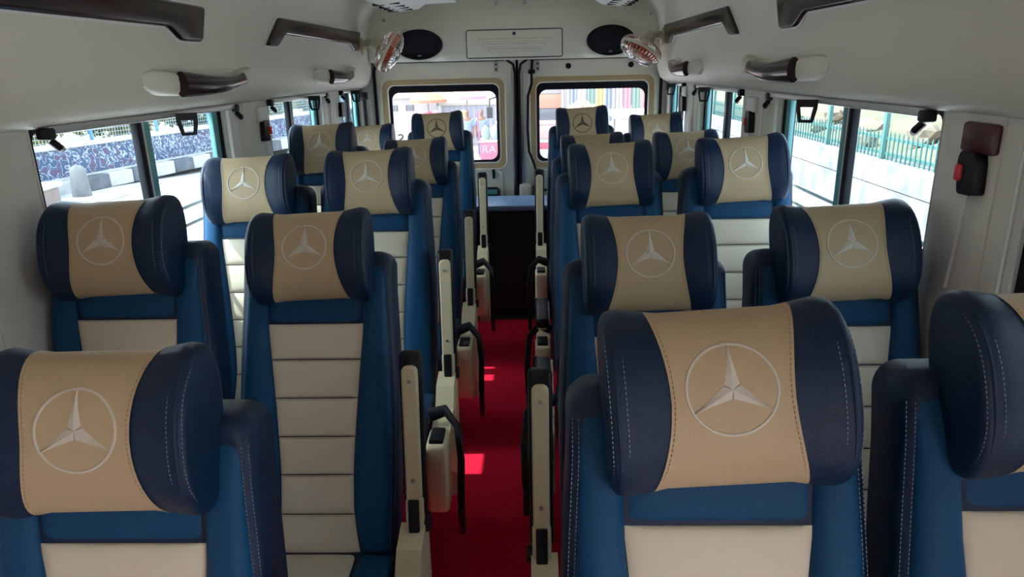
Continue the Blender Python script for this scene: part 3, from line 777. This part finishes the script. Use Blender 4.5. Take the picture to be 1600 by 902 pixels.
# ------------------------------------------------------------------ outdoors
GZ = -1.2
M['road'] = mat('dusty_asphalt', (.42, .415, .41), .9, bump=(30, .4), var=(.8, (.47, .46, .45), .25))
M['kerb_w'] = mat('kerb_white_paint', (.32, .32, .315), .8, var=(3, (.5, .5, .5), .2))
M['kerb_b'] = mat('kerb_black_paint', (.06, .07, .09), .8, var=(3, (.12, .13, .15), .2))
M['conc'] = mat('stained_concrete', (.20, .20, .20), .9, var=(2.2, (.11, .11, .125), .16), bump=(25, .3))
M['stone'] = mat('pinkish_stone', (.22, .165, .15), .9, var=(4, (.17, .13, .12), .2))
M['teal'] = mat('teal_fence_paint', (.035, .105, .10), .6)
M['fblue'] = mat('blue_fence_paint', (.08, .22, .42), .6)
M['wire'] = mat('fence_wire', (.24, .30, .34), .6)
M['leaf_y'] = mat('yellow_green_leaf', (.24, .20, .045), .8)
M['leaf_g'] = mat('green_leaf', (.06, .10, .035), .8)
M['rock'] = mat('brown_rock', (.20, .15, .10), .9, var=(3, (.10, .085, .07), .2), bump=(12, .5))
M['bark'] = mat('bark', (.18, .13, .09), .9)
M['earth'] = mat('dry_earth', (.13, .11, .08), .95, var=(1.5, (.08, .085, .05), .2))
def mural_mat():
    m = mat('painted_mural', (.05, .08, .14), .85); n = m.node_tree.nodes; l = m.node_tree.links; b = n['Principled BSDF']
    tc = n.new('ShaderNodeTexCoord'); mp = n.new('ShaderNodeMapping'); mp.inputs['Scale'].default_value = (1, 1.0, 1.0)
    t1 = n.new('ShaderNodeTexNoise'); t1.inputs['Scale'].default_value = 5.5; t1.inputs['Detail'].default_value = 2; t1.inputs['Distortion'].default_value = .9
    r1 = n.new('ShaderNodeValToRGB'); e = r1.color_ramp.elements
    e[0].position = .0; e[0].color = (.045, .07, .13, 1); e[1].position = 1; e[1].color = (.09, .10, .18, 1)
    for p, c in ((.465, (.05, .08, .14, 1)), (.48, (.34, .37, .42, 1)), (.515, (.34, .37, .42, 1)), (.53, (.06, .10, .18, 1)), (.66, (.10, .06, .10, 1))):
        x = e.new(p); x.color = c
    l.new(tc.outputs['Object'], mp.inputs[0]); l.new(mp.outputs[0], t1.inputs['Vector']); l.new(t1.outputs['Fac'], r1.inputs[0]); l.new(r1.outputs[0], b.inputs['Base Color'])
    return m
M['mural'] = mural_mat()
M['verge'] = mat('dry_grass', (.20, .19, .09), .95, var=(1.2, (.12, .14, .08), .2))

b = MB(); b.grid(lambda i, j: (-70 + 140 * i, -30 + 140 * j, GZ - max(0, (-30 + 140 * j) - 18) * .042), 15, 71)
struct(b.build('ground', 'road', angle=80), 'pale sunlit road around the vehicle', 'ground')

# ---- left: kerb, mural wall, fence. Local x runs along the road
ang = math.atan2(.98, .19)
def left_frame(name, label, cat):
    t = empty(name, (-10.99, 17.22, GZ), (0, 0, ang)); tag(t, label, cat); return t
t = left_frame('painted_kerb', 'black and white painted kerb across the road on the left', 'kerb')
b = MB(); b.rbox(.01, .84, 0, .30, 0, .36, .02, 1); kw = b.mesh('kerb_stone', 'kerb_w'); kb = kw.copy(); kb.materials.clear(); kb.materials.append(M['kerb_b'])
for i in range(-9, 26): link('kerb_stone', kw if i % 2 else kb, t, (i * .85 - .1, 0, 0))
t = left_frame('mural_wall', 'low dark mural wall with white coping beyond the left kerb', 'wall')
b = MB(); b.box(-8, 22, .34, .60, 0, 1.10); b.build('mural', 'mural', t)
b = MB(); b.rbox(-8, 22, .24, .64, .34, .40, .01); b.build('base_ledge', 'kerb_w', t)
for i in range(-5, 25):
    b_ = None
cop = MB(); cop.rbox(.004, 1.496, .28, .66, 1.08, 1.19, .015, 1); cop = cop.mesh('coping_stone', 'kerb_w')
for i in range(-5, 14): link('coping_stone', cop, t, (i * 1.5, 0, 0))
t = left_frame('street_fence', 'blue wire street fence standing on the mural wall', 'fence')
pm = MB(); pm.rbox(-.035, .035, .42, .49, 1.19, 2.55, .008, 1); pm = pm.mesh('post', 'fblue')
for i in range(-3, 9): link('post', pm, t, (i * 2.45 + .9, 0, 0))
wm = MB()
for i in range(24): wm.box(.1 * i - .006, .1 * i + .006, .452, .460, 1.22, 2.5)
for i in range(13): wm.box(0, 2.38, .450, .462, 1.24 + .1 * i - .006, 1.24 + .1 * i + .006)
wm = wm.mesh('wire_mesh', 'wire')
for i in range(-3, 8): link('wire_mesh', wm, t, (i * 2.45 + .94, 0, 0))['kind'] = 'stuff'
rm = MB(); rm.box(-7, 21, .44, .47, 2.5, 2.55); rm.build('top_rail', 'fblue', t)

def leaves(mb, c, r, n, size):
    for _ in range(n):
        while True:
            p = Vector((random.uniform(-1, 1), random.uniform(-1, 1), random.uniform(-1, 1)))
            if .25 < p.length < 1: break
        q = Vector((c[0] + p.x * r[0], c[1] + p.y * r[1], c[2] + p.z * r[2])); a = Vector((random.gauss(0, 1), random.gauss(0, 1), random.gauss(0, 1))).normalized(); e = a.orthogonal().normalized()
        L = size * random.uniform(.6, 1.3)
        mb.add([q - a * L, q + e * L * .4, q + a * L, q - e * L * .4], [(0, 1, 2, 3)])
def shrub(loc, r, n, size, m, label, group, cat='shrub'):
    t = empty('shrub', loc); tag(t, label, cat, group)
    b = MB(); leaves(b, (0, 0, r[2] * 1.0), r, n, size); o = b.build('foliage', m, t); o['kind'] = 'stuff'
    b = MB()
    b.tube([(0, 0, -.1), (.05, .03, r[2] * .6), (0, 0, r[2] * 1.3)], [.07, .05, .02], 6); b.build('stem', 'bark', t)
cdir = Vector((.19, .98)); cn = Vector((-.98, .19))
for i, (d, k) in enumerate(((-4, 0), (.8, 1), (4.6, 0), (8.5, 1), (13, 0), (18, 1))):
    p = Vector((-10.99, 17.22)) + cdir * d + cn * 3.0
    shrub((p.x, p.y, GZ + .8), (1.9, 1.6, 1.55), 2600, .16, 'leaf_y' if k == 0 or i < 3 else 'leaf_g', ['yellow-green shrub behind the left fence at the window edge', 'yellow shrub behind the left fence above the bollard', 'yellow shrub behind the fence right of the left window post', 'green shrub behind the fence, farther along the left road', 'yellow shrub far along the left fence', 'green shrub at the far end of the left fence'][i], 'shrubs behind the left fence')
b = MB(); b.box(-8, 22, .70, 14, .6, .80); o = b.build('ground_verge', 'verge'); o.location = (-10.99, 17.22, GZ); o.rotation_euler = (0, 0, ang); struct(o, 'dry grass verge behind the left mural wall', 'ground')
# bollard and stone platform
t = empty('bollard', (-10.55, 16.25, GZ)); tag(t, 'pale round-topped concrete bollard on the left roadside', 'bollard')
prof = [(.0, .25), (.04, .25), (.05, .21), (.45, .18), (.66, .165), (.74, .13), (.78, .06), (.785, .01)]
b = MB(); b.loft([[(r * math.cos(2 * PI * i / 20), r * math.sin(2 * PI * i / 20), z) for i in range(20)] for z, r in prof], True); b.build('post', 'conc', t)
b = MB(); b.rbox(-.6, .9, -.5, .4, 0, .06, .02); b.build('footing', 'kerb_w', t)
t = empty('stone_platform', (-10.45, 13.7, GZ), (0, 0, R(8))); tag(t, 'low pinkish stone platform with flat slab left of the bollard', 'platform')
b = MB(); b.rbox(-.55, .62, -1.5, .85, 0, .55, .03); b.build('base', 'stone', t)
b = MB(); b.rbox(-.60, .68, -1.56, .9, .55, .64, .02); b.build('slab', 'kerb_w', t)
b = MB(); b.rbox(-.4, .35, -1.0, .5, .64, .70, .02); b.build('cover_plate', 'conc', t)
t = empty('roadside_step', (-8.3, 11.0, GZ), (0, 0, R(-15))); tag(t, 'pale low kerb step at the near left roadside', 'step')
b = MB(); b.rbox(-2.2, .6, -.6, .6, 0, .16, .03); b.build('tread', 'kerb_w', t)
b = MB(); b.rbox(-2.0, .2, .0, .6, .16, .30, .03); b.build('riser', 'conc', t)

# ---- right: retaining wall with teal railing, rocks and shrubs behind it
t = empty('retaining_wall', (6.1, 0, GZ)); tag(t, 'long pale stained concrete retaining wall on the right', 'wall')
bl = MB(); bl.rbox(0, .5, .006, 2.994, 0, .62, .012, 1); bl = bl.mesh('lower_block', 'conc')
bu = MB(); bu.rbox(.0, .48, .006, 2.994, .632, 1.05, .012, 1); bu = bu.mesh('upper_block', 'conc')
for i in range(0, 14): link('lower_block', bl, t, (0, 1 + i * 3, 0)); link('upper_block', bu, t, (0, 1 + i * 3, 0))
t = empty('picket_railing', (6.28, 0, GZ + 1.05)); tag(t, 'teal picket railing on top of the right retaining wall', 'railing')
pk = MB(); pk.add([(-.011, -.011, 0), (.011, -.011, 0), (.011, .011, 0), (-.011, .011, 0), (-.011, -.011, .44), (.011, -.011, .44), (.011, .011, .44), (-.011, .011, .44), (0, 0, .50)], [(0, 1, 5, 4), (1, 2, 6, 5), (2, 3, 7, 6), (3, 0, 4, 7), (4, 5, 8), (5, 6, 8), (6, 7, 8), (7, 4, 8)]); pk = pk.mesh('picket', 'teal')
for i in range(210): link('picket', pk, t, (0, 7.3 + i * .15, 0))
po = MB(); po.rbox(-.04, .04, -.04, .04, 0, .95, .008, 1); po = po.mesh('post', 'teal')
for i in range(14): link('post', po, t, (0, 7.9 + i * 2.42, 0))
for z in (.10, .36):
    b = MB(); b.box(.012, .045, 7.2, 39, z - .025, z + .025); b.build('rail', 'teal', t)
b = MB(); b.grid(lambda i, j: (6.55 + 9 * i, 3 + 40 * j, GZ + .95 + 2.2 * i + .25 * math.sin(j * 60) * math.sin(i * 9)), 14, 40); struct(b.build('ground_bank', 'earth', angle=80), 'earth bank rising behind the right wall', 'ground')
rk = []
for k in range(4):
    bm = bmesh.new(); bmesh.ops.create_icosphere(bm, subdivisions=2, radius=1)
    for v in bm.verts: v.co *= random.uniform(.72, 1.1); v.co.z *= .7
    me = bpy.data.meshes.new('rock'); bm.to_mesh(me); bm.free(); me.materials.append(M['rock']); rk.append(me)
ORD = ['nearest', 'second', 'third', 'fourth', 'fifth', 'sixth', 'seventh', 'eighth', 'ninth', 'tenth', 'eleventh', 'twelfth', 'thirteenth', 'fourteenth', 'fifteenth', 'farthest']
for i in range(16):
    y = 9 + i * 1.0 + random.uniform(-.08, .08); x = 6.95 + random.uniform(0, 1.0)
    o = link('rock', rk[i % 4], None, (x, y, GZ + 1.0 + (x - 6.55) * .244 + .02), (0, 0, random.uniform(0, 6)))
    q = random.uniform(.18, .38); o.scale = (q, q, q)
    tag(o, 'brown rock on the bank behind the teal railing, %s along the wall' % ORD[i], 'rock', 'rocks on the right bank')
for i, (y, x, m) in enumerate(((9.6, 9.6, 'leaf_g'), (12.4, 9.6, 'leaf_g'), (15.2, 9.6, 'leaf_y'), (18.5, 9.6, 'leaf_g'), (22.5, 9.6, 'leaf_g'), (28, 9.6, 'leaf_g'))):
    shrub((x, y, GZ + 1.65), (1.1, 1.2, .9), 1500, .10, m, ['nearest green bush on the right bank', 'second green bush on the right bank', 'yellowish bush on the right bank', 'fourth bush on the right bank, past the window post', 'fifth bush on the right bank', 'farthest bush on the right bank'][i], 'bushes on the right bank')

# ---- behind the vehicle, seen through the rear doors
M['p_grey'] = mat('bus_grey_paint', (.36, .37, .38), .4); M['p_orange'] = mat('bus_orange_paint', (.55, .24, .15), .4); M['p_pink'] = mat('bus_pink_paint', (.55, .32, .30), .4)
M['p_red'] = mat('bus_red_stripe', (.62, .04, .10), .4); M['p_white'] = mat('bus_white_paint', (.48, .48, .48), .4); M['dglass'] = mat('dark_vehicle_glass', (.10, .12, .15), .1); M['tyre'] = mat('tyre_rubber', (.03, .03, .03), .8)
M['plaster'] = mat('pale_plaster', (.52, .50, .45), .9, var=(.6, (.42, .39, .33), .2)); M['skin'] = mat('skin', (.20, .105, .065), .6); M['shirt'] = mat('blue_check_shirt', (.20, .33, .60), .8); M['trouser'] = mat('navy_trousers', (.06, .10, .22), .8)
M['hair'] = mat('black_hair', (.01, .009, .009), .6); M['umb_o'] = mat('orange_canvas', (.62, .22, .12), .8); M['umb_p'] = mat('pink_canvas', (.62, .28, .36), .8); M['sack'] = mat('tan_sack', (.46, .36, .26), .9); M['puff'] = mat('puffed_snack', (.60, .52, .36), .9)
M['cloth_g'] = mat('green_cloth', (.20, .34, .28), .9); M['cloth_y'] = mat('yellow_cloth', (.50, .45, .20), .9); M['cloth_b'] = mat('grey_blue_cloth', (.26, .32, .42), .9)
M['pinksign'] = mat('pink_sign_paint', (.62, .10, .18), .6); M['signtext'] = mat('grey_green_lettering', (.30, .33, .33), .7)
gz = lambda y: GZ - max(0, y - 18) * .042

# grey-orange bus standing behind, nose towards us
t = empty('parked_bus', (.06, 20.0, gz(20))); tag(t, 'grey, orange and pink banded bus parked behind the rear doors', 'bus')
W2 = .95
def band(z0, z1, m, nm, d=0, yy=0): b = MB(); b.rbox(-W2 - d, W2 + d, -d + yy, 5.0, z0, z1, .03, 2); return b.build(nm, m, t)
band(.35, .62, 'p_grey', 'skirt'); band(.62, .78, 'p_red', 'red_stripe', .006); band(.78, .90, 'p_grey', 'grey_stripe'); band(.90, 1.28, 'p_pink', 'lower_body', .004)
band(1.28, 1.40, 'p_white', 'white_moulding', .02); band(1.40, 1.72, 'dglass', 'windscreen', -.02); band(1.72, 2.10, 'p_orange', 'orange_brow', .004); band(2.10, 2.75, 'p_grey', 'roof_dome')
for sx in (-.7, .7):
    b = MB(); b.cyl((sx - .1, .7, .36), (sx + .1, .7, .36), .36, n=24); wh = b.build('wheel', 'tyre', t); b = MB(); b.cyl((sx - .105, .7, .36), (sx + .105, .7, .36), .16, n=16); b.build('wheel_hub', 'metal', wh)
    b = MB(); b.cyl((sx, -.03, .70), (sx, .0, .70), .09, n=18); b.build('headlamp', 'white', t)
b = MB(); b.tube([(-.95, -.02, 2.05), (-1.12, -.2, 2.0), (-1.12, -.22, 1.75)], .02, 6); b.build('mirror_arm', 'black', t)
b = MB(); b.rbox(-1.2, -1.04, -.25, -.2, 1.5, 1.8, .02); b.build('mirror', 'black', t)

# three-wheeler front with a pink panel
t = empty('pink_cart', (-1.02, 17.2, gz(17.2))); tag(t, 'pink lettered handcart in front of the parked bus', 'cart')
b = MB(); b.rbox(-.15, .62, 0, .9, .62, 1.02, .02); b.build('pink_panel', 'pinksign', t)
b = MB(); b.rbox(-.18, .65, -.02, .92, 1.02, 1.06, .01); b.build('deck', 'p_white', t)
b = MB(); b.rbox(-.15, .62, .05, .85, .30, .62, .02); b.build('underbody', 'p_grey', t)
for k, (x, y) in enumerate(((-.1, .15), (.56, .15), (.23, .8))):
    b = MB(); b.cyl((x - .03, y, .28), (x + .03, y, .28), .28, n=20); b.build('wheel', 'tyre', t)
for k, (x, r) in enumerate(((-.02, .12), (.2, .14), (.45, .12))):
    b = MB(); b.loft([[(x + rr * math.cos(2 * PI * i / 14), .4 + rr * math.sin(2 * PI * i / 14), z) for i in range(14)] for z, rr in ((1.06, r * .7), (1.2, r), (1.32, r * .8), (1.4, r * .2))], True); b.build('jar', 'cloth_g' if k != 1 else 'cloth_b', t)
b = MB(); b.tube([(-.15, .0, 1.06), (-.18, .0, 1.75)], .02, 6); b.build('pole', 'pinksign', t)
lt = letters('RAG', (-.10, -.012, .78), .26, 'signtext', 'cart_lettering', None, parent=t, space=1.1); lt['kind'] = 'stuff'

def skin(name, chain, m, parent, sub=2, root=0):
    """chain: list of (pos, radius, parent index)"""
    me = bpy.data.meshes.new(name); me.from_pydata([c[0] for c in chain], [(i, c[2]) for i, c in enumerate(chain) if c[2] is not None], []); me.materials.append(M[m])
    o = bpy.data.objects.new(name, me); COL.objects.link(o); o.parent = parent
    md = o.modifiers.new('skin', 'SKIN'); md.use_smooth_shade = True
    for i, c in enumerate(chain):
        r = c[1]; sv = me.skin_vertices[0].data[i]; sv.radius = r if isinstance(r, tuple) else (r, r); sv.use_root = i == root
    s_ = o.modifiers.new('sub', 'SUBSURF'); s_.levels = sub; s_.render_levels = sub
    return o
def person(x, y, label, lean):
    t = empty('person', (x, y, gz(y))); tag(t, label, 'person', 'people behind the vehicle')
    L = lean
    body = [((0, 0, .86), (.15, .11), None), ((0, 0, 1.02), (.135, .10), 0), ((0, 0, 1.20), (.16, .11), 1), ((0, 0, 1.34), (.13, .09), 2), ((0, 0, 1.42), .055, 3), ((0, -.01, 1.50), (.07, .085), 4), ((0, -.01, 1.59), (.075, .09), 5), ((0, 0, 1.65), (.05, .06), 6),
            ((.17, 0, 1.33), .055, 3), ((.21, .01, 1.08), .042, 8), ((.19 , -.06 * L, .86), .032, 9), ((-.17, 0, 1.33), .055, 3), ((-.21, .01, 1.08), .042, 11), ((-.19, -.06, .86), .032, 12),
            ((.085, 0, .80), .085, 0), ((.095, -.01, .45), .058, 14), ((.095, .02, .08), .042, 15), ((.10, -.12, .04), .035, 16), ((-.085, 0, .80), .085, 0), ((-.095, -.02 * L, .45), .058, 18), ((-.10, .02, .08), .042, 19), ((-.11, -.12, .04), .035, 20)]
    for sx, hi in ((1, 10), (-1, 13)):
        hx = sx * .19; hy = -.07; k = len(body); body.append(((hx, hy, .80), (.03, .016), hi))
        for f, (dx, ln) in enumerate(((-.022, .07), (-.008, .08), (.007, .078), (.02, .062))): body.append(((hx + dx, hy - .012, .80 - ln), .009, k))
        body.append(((hx - sx * .035, hy - .02, .80), .010, hi))
    skin('body', body, 'skin', t)
    shirt = [((0, 0, .84), (.175, .13), None), ((0, 0, 1.02), (.155, .118), 0), ((0, 0, 1.20), (.178, .126), 1), ((0, 0, 1.345), (.14, .10), 2), ((.18, 0, 1.33), .07, 3), ((.212, .01, 1.09), .06, 4), ((-.18, 0, 1.33), .07, 3), ((-.212, .01, 1.09), .06, 6)]
    skin('shirt', shirt, 'shirt', t)
    tr = [((0, 0, .86), (.155, .12), None), ((.088, 0, .78), .098, 0), ((.096, -.01, .45), .075, 1), ((.096, .02, .09), .066, 2), ((-.088, 0, .78), .098, 0), ((-.096, -.02 * L, .45), .075, 4), ((-.10, .02, .09), .066, 5)]
    skin('trousers', tr, 'trouser', t)
    hairm = [((0, .02, 1.60), (.082, .085), None), ((0, .01, 1.665), (.06, .07), 0)]; skin('hair', hairm, 'hair', t)
    b = MB(); b.add([(-.012, -.088, 1.545), (.012, -.088, 1.545), (0, -.112, 1.552), (0, -.09, 1.59)], [(0, 1, 2), (0, 2, 3), (1, 3, 2)]); b.build('nose', 'skin', t)
    for sx in (-.03, .03): b = MB(); b.cyl((sx, -.094, 1.585), (sx, -.088, 1.585), .008, n=8); b.build('eye', 'hair', t)
person(-2.16, 25.0, 'person in a pale blue shirt walking behind the vehicle, left of the pair', 1)
person(-1.68, 25.3, 'person in a pale blue shirt nearest the parked bus, right of the pair', -1)

# white low building, umbrellas with stalls, striped wall
t = empty('white_kiosk', (-5.6, 30, gz(30))); tag(t, 'low white building with two barred windows far behind on the left', 'building')
b = MB(); b.box(-1.6, 1.5, 0, 3, 0, 2.1); b.build('wall', 'p_white', t)
b = MB(); b.rbox(-1.7, 1.6, -.15, 3.1, 2.1, 2.25, .02); b.build('roof', 'plaster', t)
for x in (-1.3, -.05, .62):
    b = MB(); b.box(x - .17, x + .17, -.03, .02, 1.60, 1.84); wn = b.build('window', 'dglass', t)
    for q in (-.08, 0, .08): b = MB(); b.box(x + q - .01, x + q + .01, -.045, -.03, 1.60, 1.84); b.build('bar', 'metal', wn)
def parasol(x, y, m, r, h, label):
    t = empty('parasol', (x, y, gz(y))); tag(t, label, 'parasol', 'market parasols')
    b = MB(); b.cyl((0, 0, 0), (0, 0, h), .025, n=8); b.build('pole', 'metal', t)
    n = 10; b = MB(); L = [[(rr * math.cos(2 * PI * i / n), rr * math.sin(2 * PI * i / n), z) for i in range(n)] for rr, z in ((r, h - .32), (r * .62, h - .12), (.03, h + .02))]; b.loft(L); b.loft([[(p[0], p[1], p[2] - .012) for p in l] for l in L]); b.build('canopy', m, t, angle=10)
    b = MB(); b.loft([[(r * math.cos(2 * PI * i / n), r * math.sin(2 * PI * i / n), z) for i in range(n)] for z in (h - .32, h - .42)]); b.build('valance', m, t, angle=10)
parasol(-4.05, 28.9, 'umb_o', .75, 2.35, 'orange market parasol behind the left rear window')
parasol(-2.5, 28.9, 'umb_p', .75, 2.45, 'pink market parasol right of the orange one')
cols = ['p_red', 'cloth_b', 'cloth_g', 'umb_p', 'puff', 'p_orange', 'trouser', 'cloth_y']
t = empty('market_stall', (-3.5, 27.4, gz(27.4))); tag(t, 'market stall table heaped with coloured goods under the parasols', 'stall')
b = MB(); b.rbox(-1.1, 1.1, 0, .8, .80, .86, .01); b.build('table_top', 'sack', t)
for x in (-1, 1):
    for y in (.08, .72): b = MB(); b.box(x - .03, x + .03, y - .03, y + .03, 0, .8); b.build('leg', 'bark', t)
b = MB(); b.rbox(-1.1, 1.1, -.01, .0, .25, .82, .002); b.build('front_cloth', 'pinksign', t)
cname = {'p_red': 'red', 'cloth_b': 'grey-blue', 'cloth_g': 'green', 'umb_p': 'pink', 'puff': 'straw-coloured', 'p_orange': 'orange', 'trouser': 'navy', 'cloth_y': 'yellow'}
for i in range(24):
    c_, r_ = i % 8, i // 8; m = cols[(c_ * 3 + r_ * 5) % 8]; x = -.94 + c_ * .265; y = .12 + r_ * .23; h_ = .2 + r_ * .22 + .03 * ((i * 5) % 4)
    b = MB(); b.rbox(-.125, .125, -.1, .1, 0, h_, .03, 1); g = b.build('goods_bundle', m, None, (t.location.x + x, t.location.y + y, t.location.z + .862))
    tag(g, '%s bundle in the %s row of the far market stall, number %s from the left' % (cname[m], ('front', 'middle', 'back')[r_], ('one', 'two', 'three', 'four', 'five', 'six', 'seven', 'eight')[c_]), 'goods', 'goods on the market stall')
t = empty('striped_wall', (-3.35, 32, gz(32)), (0, 0, R(8))); tag(t, 'grey and white striped low wall behind the two people', 'wall')
b = MB(); b.box(-.6, 3.0, .05, .3, 0, 1.75); b.build('core', 'p_white', t)
b = MB(); b.rbox(-.7, 3.1, -.03, .36, 1.75, 1.98, .02); b.build('coping', 'plaster', t)
sm = MB(); sm.box(-.06, .06, 0, .06, .3, 1.72); sm = sm.mesh('stripe', 'cloth_b')
for i in range(15): link('stripe', sm, t, (-.45 + i * .24, 0, 0))
t = empty('far_building', (-6, 52, gz(52))); tag(t, 'pale plaster building row far behind across the road', 'building')
b = MB(); b.box(-16, 30, 0, 6, -1, 6.0); b.build('wall', 'plaster', t)
wm_ = MB(); wm_.box(-.5, .5, -.06, .02, 0, 1.2); wm_ = wm_.mesh('window', 'dglass')
for i in range(15): link('window', wm_, t, (-14 + i * 3, 0, 1.4)); link('window', wm_, t, (-14 + i * 3, 0, 3.9))
b = MB(); b.rbox(-16.3, 30.3, -.4, 6.3, 6.0, 6.3, .05); b.build('roof', 'stone', t)

# right rear: snack bin, poles, hung cloths, white counter
t = empty('snack_bin', (1.15, 15.2, gz(15.2))); tag(t, 'tan tub heaped with pale puffed snacks behind the right rear pane', 'tub')
b = MB(); n = 20; b.loft([[(r * math.cos(2 * PI * i / n), r * math.sin(2 * PI * i / n), z) for i in range(n)] for r, z in ((.30, 0), (.33, 1.0), (.35, 1.86), (.33, 1.88))], True); b.build('tub', 'sack', t)
b = MB()
for i in range(150):
    a = random.uniform(0, 2 * PI); r = .30 * random.random() ** .5; p = (r * math.cos(a), r * math.sin(a), 1.88 + (.30 - r) * .5 + random.uniform(-.02, .03)); q = .04
    b.add([(p[0] + q, p[1], p[2]), (p[0] - q, p[1], p[2]), (p[0], p[1] + q, p[2]), (p[0], p[1] - q, p[2]), (p[0], p[1], p[2] + q), (p[0], p[1], p[2] - q)], [(0, 2, 4), (2, 1, 4), (1, 3, 4), (3, 0, 4), (2, 0, 5), (1, 2, 5), (3, 1, 5), (0, 3, 5)])
b.build('puffed_snacks', 'puff', t)['kind'] = 'stuff'
for k, (x, y, r) in enumerate(((.70, 14.0, .04), (1.62, 13.5, .035))):
    t = empty('stall_pole', (x, y, gz(y))); tag(t, ['grey metal pole left of the snack tub', 'grey metal pole left of the white counter'][k], 'pole', 'stall poles')
    b = MB(); b.cyl((0, 0, 0), (0, 0, 3.2), r, n=10); b.build('shaft', 'metal', t)
    b = MB(); b.cyl((0, 0, 0), (0, 0, .06), r * 2.2, n=12); b.build('foot', 'metal', t)
t = empty('white_counter', (1.9, 12.4, gz(12.4))); tag(t, 'white counter with a projecting top behind the right rear pane', 'counter')
b = MB(); b.rbox(-.28, .9, 0, .7, 0, 1.86, .02); b.build('cabinet', 'p_white', t)
b = MB(); b.rbox(-.40, 1.0, -.1, .8, 1.86, 1.98, .02); b.build('counter_top', 'p_white', t)
b = MB(); b.rbox(-.20, .3, -.02, 0, .2, 1.7, .01); b.build('door_panel', 'kerb_w', t)
t = empty('clothes_line', (2.2, 19.6, gz(19.6) + 2.45)); tag(t, 'line strung above the hanging cloths behind the right rear pane', 'line')
b = MB(); b.tube([(-1.2, 0, 0), (0, 0, -.03), (1.6, 0, 0)], .008, 6); b.build('cord', 'metal', t)
for x in (-1.2, 1.6): b = MB(); b.cyl((x, 0, -2.5), (x, 0, .1), .03, n=8); b.build('post', 'metal', t)
for i, m in enumerate(['cloth_b', 'p_white', 'cloth_g', 'cloth_y', 'cloth_b', 'p_white', 'umb_p', 'cloth_g', 'p_pink', 'umb_p']):
    x = 1.1 + i * .24; b = MB()
    hgt = .9 + .3 * ((i * 7) % 5) / 5
    f = lambda u, v: (x + .22 * u, 19.6 + .03 * math.sin(u * 14 + i), gz(19.6) + 2.43 - hgt * v)
    b.grid(f, 12, 6); b.grid(lambda u, v: Vector(f(u, v)) + Vector((0, .012, 0)), 12, 6)
    o = b.build('hanging_cloth', m); tag(o, '%s cloth hanging on the line, %s from the left behind the right rear pane' % ({'cloth_b': 'grey-blue', 'p_white': 'white', 'cloth_g': 'green', 'cloth_y': 'yellow', 'umb_p': 'pink', 'p_pink': 'dusty pink'}[m], ['first', 'second', 'third', 'fourth', 'fifth', 'sixth', 'seventh', 'eighth', 'ninth', 'tenth'][i]), 'cloth', 'cloths on the line')
